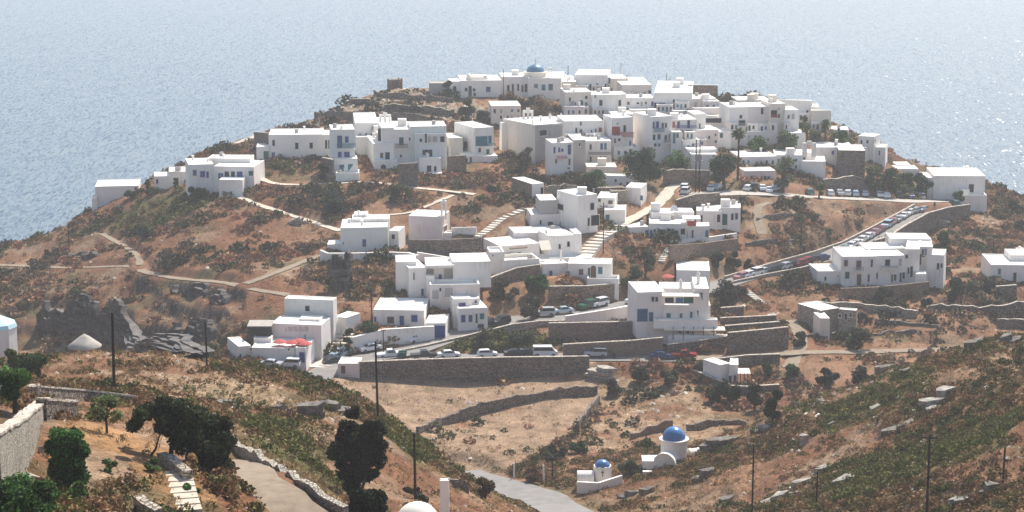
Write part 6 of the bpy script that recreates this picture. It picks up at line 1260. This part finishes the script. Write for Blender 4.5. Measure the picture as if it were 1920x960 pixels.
shrub('black undergrowth at the foot of the cypress', 690, 985, 925, 120, (.012,.016,.008), clumps=14, leaves=260, lsz=.15)
shrub('dark undergrowth beside the white dome', 770, 960, 915, 110, (.02,.024,.012), clumps=12, leaves=220, lsz=.14, Y=178)
tree('almond_tree', 'small sparse almond tree in the ochre garden', 200, 812, 745, 76, (.10,.12,.05), group=None, clumps=9, leaves=70, lsz=.13, trunk=.35, tw=.45)
shrub('bright green leafy shrub growing along the garden wall', 128, 925, 800, 88, (.04,.09,.022), group='leafy garden shrubs', clumps=44, leaves=190, lsz=.11, shape='col')
shrub('bright green vine at the bottom corner of the garden', 45, 985, 905, 150, (.04,.085,.022), group='leafy garden shrubs', clumps=40, leaves=200, lsz=.10, shape='col')
shrub('low green shrub under the leafy garden shrub', 150, 955, 900, 60, (.07,.12,.035), group='leafy garden shrubs', clumps=8, leaves=160, lsz=.10)
shrub('dark green round shrub above the garden pillar, upper one', 58, 708, 656, 64, (.035,.06,.02), group='leafy garden shrubs', clumps=13, leaves=220, lsz=.15)
shrub('olive green shrub behind the dark round one', 24, 700, 655, 44, (.075,.085,.04), group='leafy garden shrubs', clumps=9, leaves=160, lsz=.15)
tree('tree', 'bright green small tree with bare brown trunk beside the garden pillar', 28, 775, 688, 74, (.055,.10,.025), group=None, clumps=13, leaves=200, lsz=.13, trunk=.35)
shrub('straw yellow dry bush under the spreading tree', 355, 885, 852, 44, (.30,.20,.09), group='leafy garden shrubs', clumps=7, leaves=150, lsz=.12)
shrub('low green weeds on the garden terrace, eastern patch', 290, 885, 862, 44, (.09,.13,.045), group='leafy garden shrubs', clumps=6, leaves=110, lsz=.10)
shrub('low green weeds on the garden terrace, western patch', 205, 884, 860, 30, (.09,.13,.045), group='leafy garden shrubs', clumps=5, leaves=90, lsz=.10)
shrub('green clump at the side of the garden steps', 360, 925, 905, 34, (.06,.10,.03), group='leafy garden shrubs', clumps=6, leaves=120, lsz=.11)
pole('square stone gate pillar with a rounded whitewashed cap', 66, 722, 768, (), w=.62, name='gate_pillar', cat='gate pillar', group=None, m='palestone', Y=135)

# ---------------------------------------------------------------- rocks
cliff('broad dark stratified rock face above the mill stump', [(24,584,640),(80,572,648),(140,568,655),(210,590,660),(256,612,664)], 14)
cliff('long dark rock band under the western footpath', [(274,540,572),(320,540,580),(380,552,588),(430,570,606)], 10)
cliff('low dark ledge on the western slope above the footpath bend', [(80,480,498),(130,478,500),(190,478,497)], 5)
cliff('dark rock face stepping down beside the slim pole', [(280,612,650),(330,610,662),(390,622,668)], 11)
cliff('dark shaded rock face under the curved white terrace', [(602,494,548),(640,488,552),(690,492,540)], 9)
for x, yb, w, h, t, l in [(575,776,66,30,.2,'broad tilted ledge rock on the ridge over the fields'),(622,770,56,36,-.2,'overhanging slab rock at the ridge end'),(522,772,40,22,.1,'flat rock on the pale ridge'),(425,760,66,12,0,'long grey flat outcrop in the green ridge patch'),(648,778,34,26,-.3,'dark crag at the top of the cypress'),
  (1690,800,56,18,.15,'jumbled rock beside the big hillside pole'),(1650,700,56,22,.1,'dark-fronted ledge near the ravine'),(1700,706,54,18,.1,'second dark-fronted ledge near the ravine'),(1820,652,80,18,.12,'long ledge rock on the hillside crest'),(1890,640,60,24,.25,'stepped crag at the top of the hillside'),(1325,895,40,22,.1,'dark hollow rock beside the domed chapel'),
  (1350,838,90,30,.05,'dark undercut rock behind the domed chapel'),(1215,925,46,22,.1,'dark rock below the big domed chapel'),(1860,925,50,40,.2,'dark boulder low on the hillside edge'),(1365,940,40,18,.2,'small dark ledge low on the hillside'),(1560,800,30,12,.2,'low rock knot on the hillside shoulder'),(1180,930,40,18,.1,'dark bank rock near the road bend')]:
    rock(l, x, yb, w, h, tilt=t, depth=.5)
for x, yb, w, h, t, l in [(1500,912,62,26,.5,'upper half of the big pale slanting slab on the hillside'),(1462,938,62,26,.5,'lower half of the big pale slanting slab on the hillside'),(1545,884,52,14,.35,'upper ragged end of the pale slab'),(1745,766,80,28,.15,'pale flat outcrop with dark overhang on the hillside'),(1780,742,56,16,.2,'pale ledge rock behind the flat outcrop'),(1430,805,34,14,0,'loose pale boulder on the hillside shoulder'),(1510,832,26,20,0,'white-topped boulder cairn on the hillside'),
  (1800,945,50,30,.3,'pale boulder at the bottom of the hillside'),(555,420,40,22,.4,'pale scree slab on the western slope'),(80,850,30,32,0,'pale rock lump beside the leafy shrub'),(60,905,60,20,-.3,'slanting pale rock in the garden corner'),(1640,770,40,14,.2,'pale stone shelf high on the hillside'),(1590,900,60,12,.25,'low pale ledge under the thin hillside pole'),(1135,706,70,26,0,'heap of pale building rubble by the lower road')]:
    rock(l, x, yb, w, h, m='palerock', tilt=t, depth=.5)

# ---------------------------------------------------------------- awnings, umbrellas, small things
def umbrella(label, px, yt, yb, Y, m, grp='sun umbrellas on the terraces'):
    P = at(px, yb, Y); h = at(px, yt, Y)[2]-P[2]; root = thing('sun_umbrella', label, 'umbrella', P, 0, grp)
    MB().tube([(0,0,-.3),(0,0,h)], .05, 6).build('pole', M['metal'], root); MB().lathe([(1.35,h-.55),(1.35,h-.5),(.7,h-.2),(.04,h)], 8).build('canopy', M[m], root)
for x, yt, Y, m, l in [(525,636,340.5,'redcloth','red umbrella on the taverna terrace beside the veranda'),(548,637,340,'redcloth','red umbrella in the middle of the taverna terrace'),(561,634,340.8,'redcloth','lightest red umbrella near the taverna pole'),(572,639,339.8,'redcloth','red umbrella at the end of the taverna terrace'),(1252,514,392,'redcloth','dark red umbrella on the guest house roof terrace'),(1536,640,0,None,'')]:
    if m: umbrella(l, x, yt, yt+22, Y, m)
def signboard(label, px, yt, yb, wpx, Y, m='white'):
    P = at(px, yb, Y); h = at(px, yt, Y)[2]-P[2]; w = wpx/F*Y/2; root = thing('signboard', label, 'sign', P); MB().box(-w,-.04,.3,w,.04,h).build('board', M[m], root); MB().tube([(0,.1,-1),(0,.1,h)], .06, 6).build('post', M['metal'], root)
signboard('white panel standing at the picture edge beside the small bare-trunk tree', 2, 708, 745, 10, 128)

# ---------------------------------------------------------------- scrub, grass and loose stones (uncountable ground cover)
run = np.maximum.accumulate(np.where(GY > 60, (G-CAMH)/GY, -9), axis=0)
def sample(n, ylo, yhi, margin=4.5, seed=1, roadok=False):
    r = np.random.default_rng(seed); y = np.sqrt(r.uniform(ylo**2, yhi**2, n)); u = r.uniform(-.36, .36, n); x = u*y
    z = gridz(G, x, y); vi = np.clip(((np.log(y)-V0)/(V1-V0)*(NV-1)).astype(int), 0, NV-1); ui = np.clip(((u-US[0])/(US[1]-US[0])).astype(int), 0, NU-1)
    vis = (z+margin-CAMH)/y >= run[np.maximum(vi-1, 0), ui]
    k = vis & (onroad[vi, ui] < .5) & (padmask[vi, ui] < .5) & (z > 3)
    return x[k], y[k], z[k], vi[k], ui[k], r
def scrub(name, n, ylo, yhi, rad, nl, ls, pal, dens, seed, hfac=.75, vertical=0, aspect=.6, matn='scrub'):
    x, y, z, vi, ui, r = sample(n, ylo, yhi, seed=seed)
    d = dens(vi, ui); k = r.uniform(0, 1, len(x)) < d; x, y, z, vi, ui = x[k], y[k], z[k], vi[k], ui[k]; N = len(x)
    rr = np.minimum(r.lognormal(math.log(rad), .55, N), rad*3); base = pal(vi, ui, N, r)
    cnt = np.clip((nl*(rr/rad)**1.2).astype(int), 6, nl*4); ix = np.repeat(np.arange(N), cnt); T_ = len(ix)
    dd = r.normal(size=(T_, 3)); dd /= np.linalg.norm(dd, axis=1)[:, None]; dd[:, 2] = np.abs(dd[:, 2])*hfac
    q = r.uniform(.55, 1.0, T_)[:, None]; c = np.c_[x, y, z][ix]+dd*q*rr[ix][:, None]; c[:, 2] += .05
    col = base[ix]*r.lognormal(0, .28, T_)[:, None]
    cloud(name, c, ls*np.sqrt(rr[ix]/rad), np.clip(col*.92, .004, .9), M[matn], seed=seed, vertical=vertical, aspect=aspect); return N
gmf = gm; fm = field_mask
patch = nz(14, 601); patch2 = nz(5, 611)
def pal_mix(cs, sd_):
    cs = np.array(cs); f = fbm(GX, GY, 9, sd_, 3)
    def p(vi, ui, N, r):
        i = np.clip(((f[vi, ui]+.28+r.normal(0, .07, N))/.56*len(cs)).astype(int), 0, len(cs)-1)
        g = gmf[vi, ui]; c = cs[i]; gcol = np.array([.12, .135, .038])
        return (c*(1-.75*g[:, None])+gcol*.75*g[:, None])*r.lognormal(0, .16, N)[:, None]
    return p
hill = [(.085,.09,.04),(.16,.125,.06),(.27,.155,.09),(.33,.165,.10),(.23,.155,.11),(.13,.12,.06),(.38,.24,.135)]
dn = lambda vi, ui: np.clip(.34+patch[vi, ui]*3.6+patch2[vi, ui]*1.6+gmf[vi, ui]*.4, .02, .97)*(1-.78*pale[vi, ui])*(1-.97*fm[vi, ui])*(1-.6*summit[vi, ui])*np.clip(1.25-slope[vi, ui]*.25, .3, 1)
c1 = scrub('scrub_vegetation', 85000, 300, 545, .62, 16, .26, pal_mix(hill, 701), dn, 21)
gard = 1-.93*ochre
c2 = scrub('scrub_vegetation', 105000, 84, 300, .36, 20, .11, pal_mix([(.08,.08,.03),(.12,.115,.038),(.21,.125,.065),(.23,.135,.075),(.13,.12,.04),(.24,.155,.075),(.09,.095,.035)], 711), lambda vi, ui: dn(vi, ui)*gard[vi, ui], 22)
big = lambda vi, ui: (np.clip(patch[vi, ui]*2.2+.10, 0, .5)+.3*tz[vi, ui])*(1-fm[vi, ui])
c3 = scrub('scrub_vegetation', 9000, 300, 545, 1.15, 46, .30, pal_mix([(.045,.055,.028),(.06,.065,.035),(.09,.075,.055),(.055,.05,.035)], 721), big, 23, .85)
ga = lambda vi, ui: np.clip(.5+patch2[vi, ui]*1.5, .1, 1)*(1-.55*fm[vi, ui])
c4 = scrub('dry_grass', 80000, 84, 300, .20, 9, .13, lambda vi, ui, N, r: np.array([.38,.265,.135])*r.lognormal(0, .25, N)[:, None]*(1-.5*gmf[vi, ui][:, None]), ga, 24, .8, vertical=.8, aspect=.22)
c5 = scrub('dry_grass', 110000, 270, 540, .28, 7, .13, lambda vi, ui, N, r: np.array([.38,.27,.155])*r.lognormal(0, .22, N)[:, None]*(1-.4*gmf[vi, ui][:, None]), lambda vi, ui: np.clip(.35+patch2[vi, ui], .05, .8)*(1-.6*fm[vi, ui]), 25, .6, vertical=.5, aspect=.35)
def stones(name, n, ylo, yhi, rad, dens, seed):
    x, y, z, vi, ui, r = sample(n, ylo, yhi, seed=seed); k = r.uniform(0, 1, len(x)) < dens(vi, ui); x, y, z = x[k], y[k], z[k]; N = len(x)
    T8 = np.array([(1,0,0),(.5,.87,0),(-.5,.87,0),(-1,0,0),(-.5,-.87,0),(.5,-.87,0),(.3,.2,.8),(-.35,.1,.7),(0,-.4,.75)], float)
    Fb = [(0,1,6),(1,2,6),(2,7,6),(2,3,7),(3,4,7),(4,8,7),(4,5,8),(5,0,8),(0,6,8),(6,7,8)]
    s = np.minimum(r.lognormal(math.log(rad), .5, N), rad*2.4)*np.clip((y/220)**.6, .45, 1); a = r.uniform(0, 6.28, N); P = T8[None]*(1+r.normal(0, .18, (N, 9, 3)))*s[:, None, None]*np.array([1, .8, .8])
    X = P[..., 0]*np.cos(a)[:, None]-P[..., 1]*np.sin(a)[:, None]+x[:, None]; Y_ = P[..., 0]*np.sin(a)[:, None]+P[..., 1]*np.cos(a)[:, None]+y[:, None]; Z_ = P[..., 2]+z[:, None]-.03
    V = np.stack([X, Y_, Z_], -1).reshape(-1, 3); Fi = (np.array(Fb)[None]+9*np.arange(N)[:, None, None]).reshape(-1, 3).astype(np.int32)
    me = bpy.data.meshes.new(name); me.vertices.add(len(V)); me.vertices.foreach_set('co', V.astype(np.float32).ravel()); me.loops.add(Fi.size); me.loops.foreach_set('vertex_index', Fi.ravel())
    me.polygons.add(len(Fi)); me.polygons.foreach_set('loop_start', np.arange(0, Fi.size, 3, dtype=np.int32))
    c = np.array([.40,.35,.29])*r.lognormal(0, .3, N)[:, None]; at_ = me.attributes.new('col', 'FLOAT_COLOR', 'POINT'); at_.data.foreach_set('color', np.c_[np.clip(np.repeat(c, 9, 0), .05, .8), np.ones(9*N)].astype(np.float32).ravel())
    me.materials.append(M['stonebits']); me.update(); tag(new_obj(name, me), kind='stuff')
M['stonebits'] = attr_mat('loose stones')
rub = np.maximum.reduce([soft_poly(z_, G, 2) for z_ in ([(1110,690),(1180,690),(1300,740),(1450,800),(1300,830),(1180,790),(1110,750)], [(480,240),(580,225),(620,240),(560,265),(480,262)], [(640,160),(850,170),(900,230),(640,230)], [(240,700),(560,700),(640,760),(560,830),(440,800)], [(600,520),(760,500),(780,560),(650,580)], [(1480,760),(1919,690),(1919,960),(1420,960)])])
stones('loose_rubble', 30000, 84, 300, .16, lambda vi, ui: .10+.35*rub[vi, ui]*(patch2[vi, ui] > -.02), 31)
stones('loose_rubble', 30000, 270, 560, .28, lambda vi, ui: .06+.40*rub[vi, ui]*(patch2[vi, ui] > -.05)+.35*summit[vi, ui], 32)
for o in list(COL.objects):
    if o.name.startswith(('scrub_vegetation', 'dry_grass')): tag(o, kind='stuff')
print('COUNTS', c1, c2, c3, c4, c5, len(COL.objects))
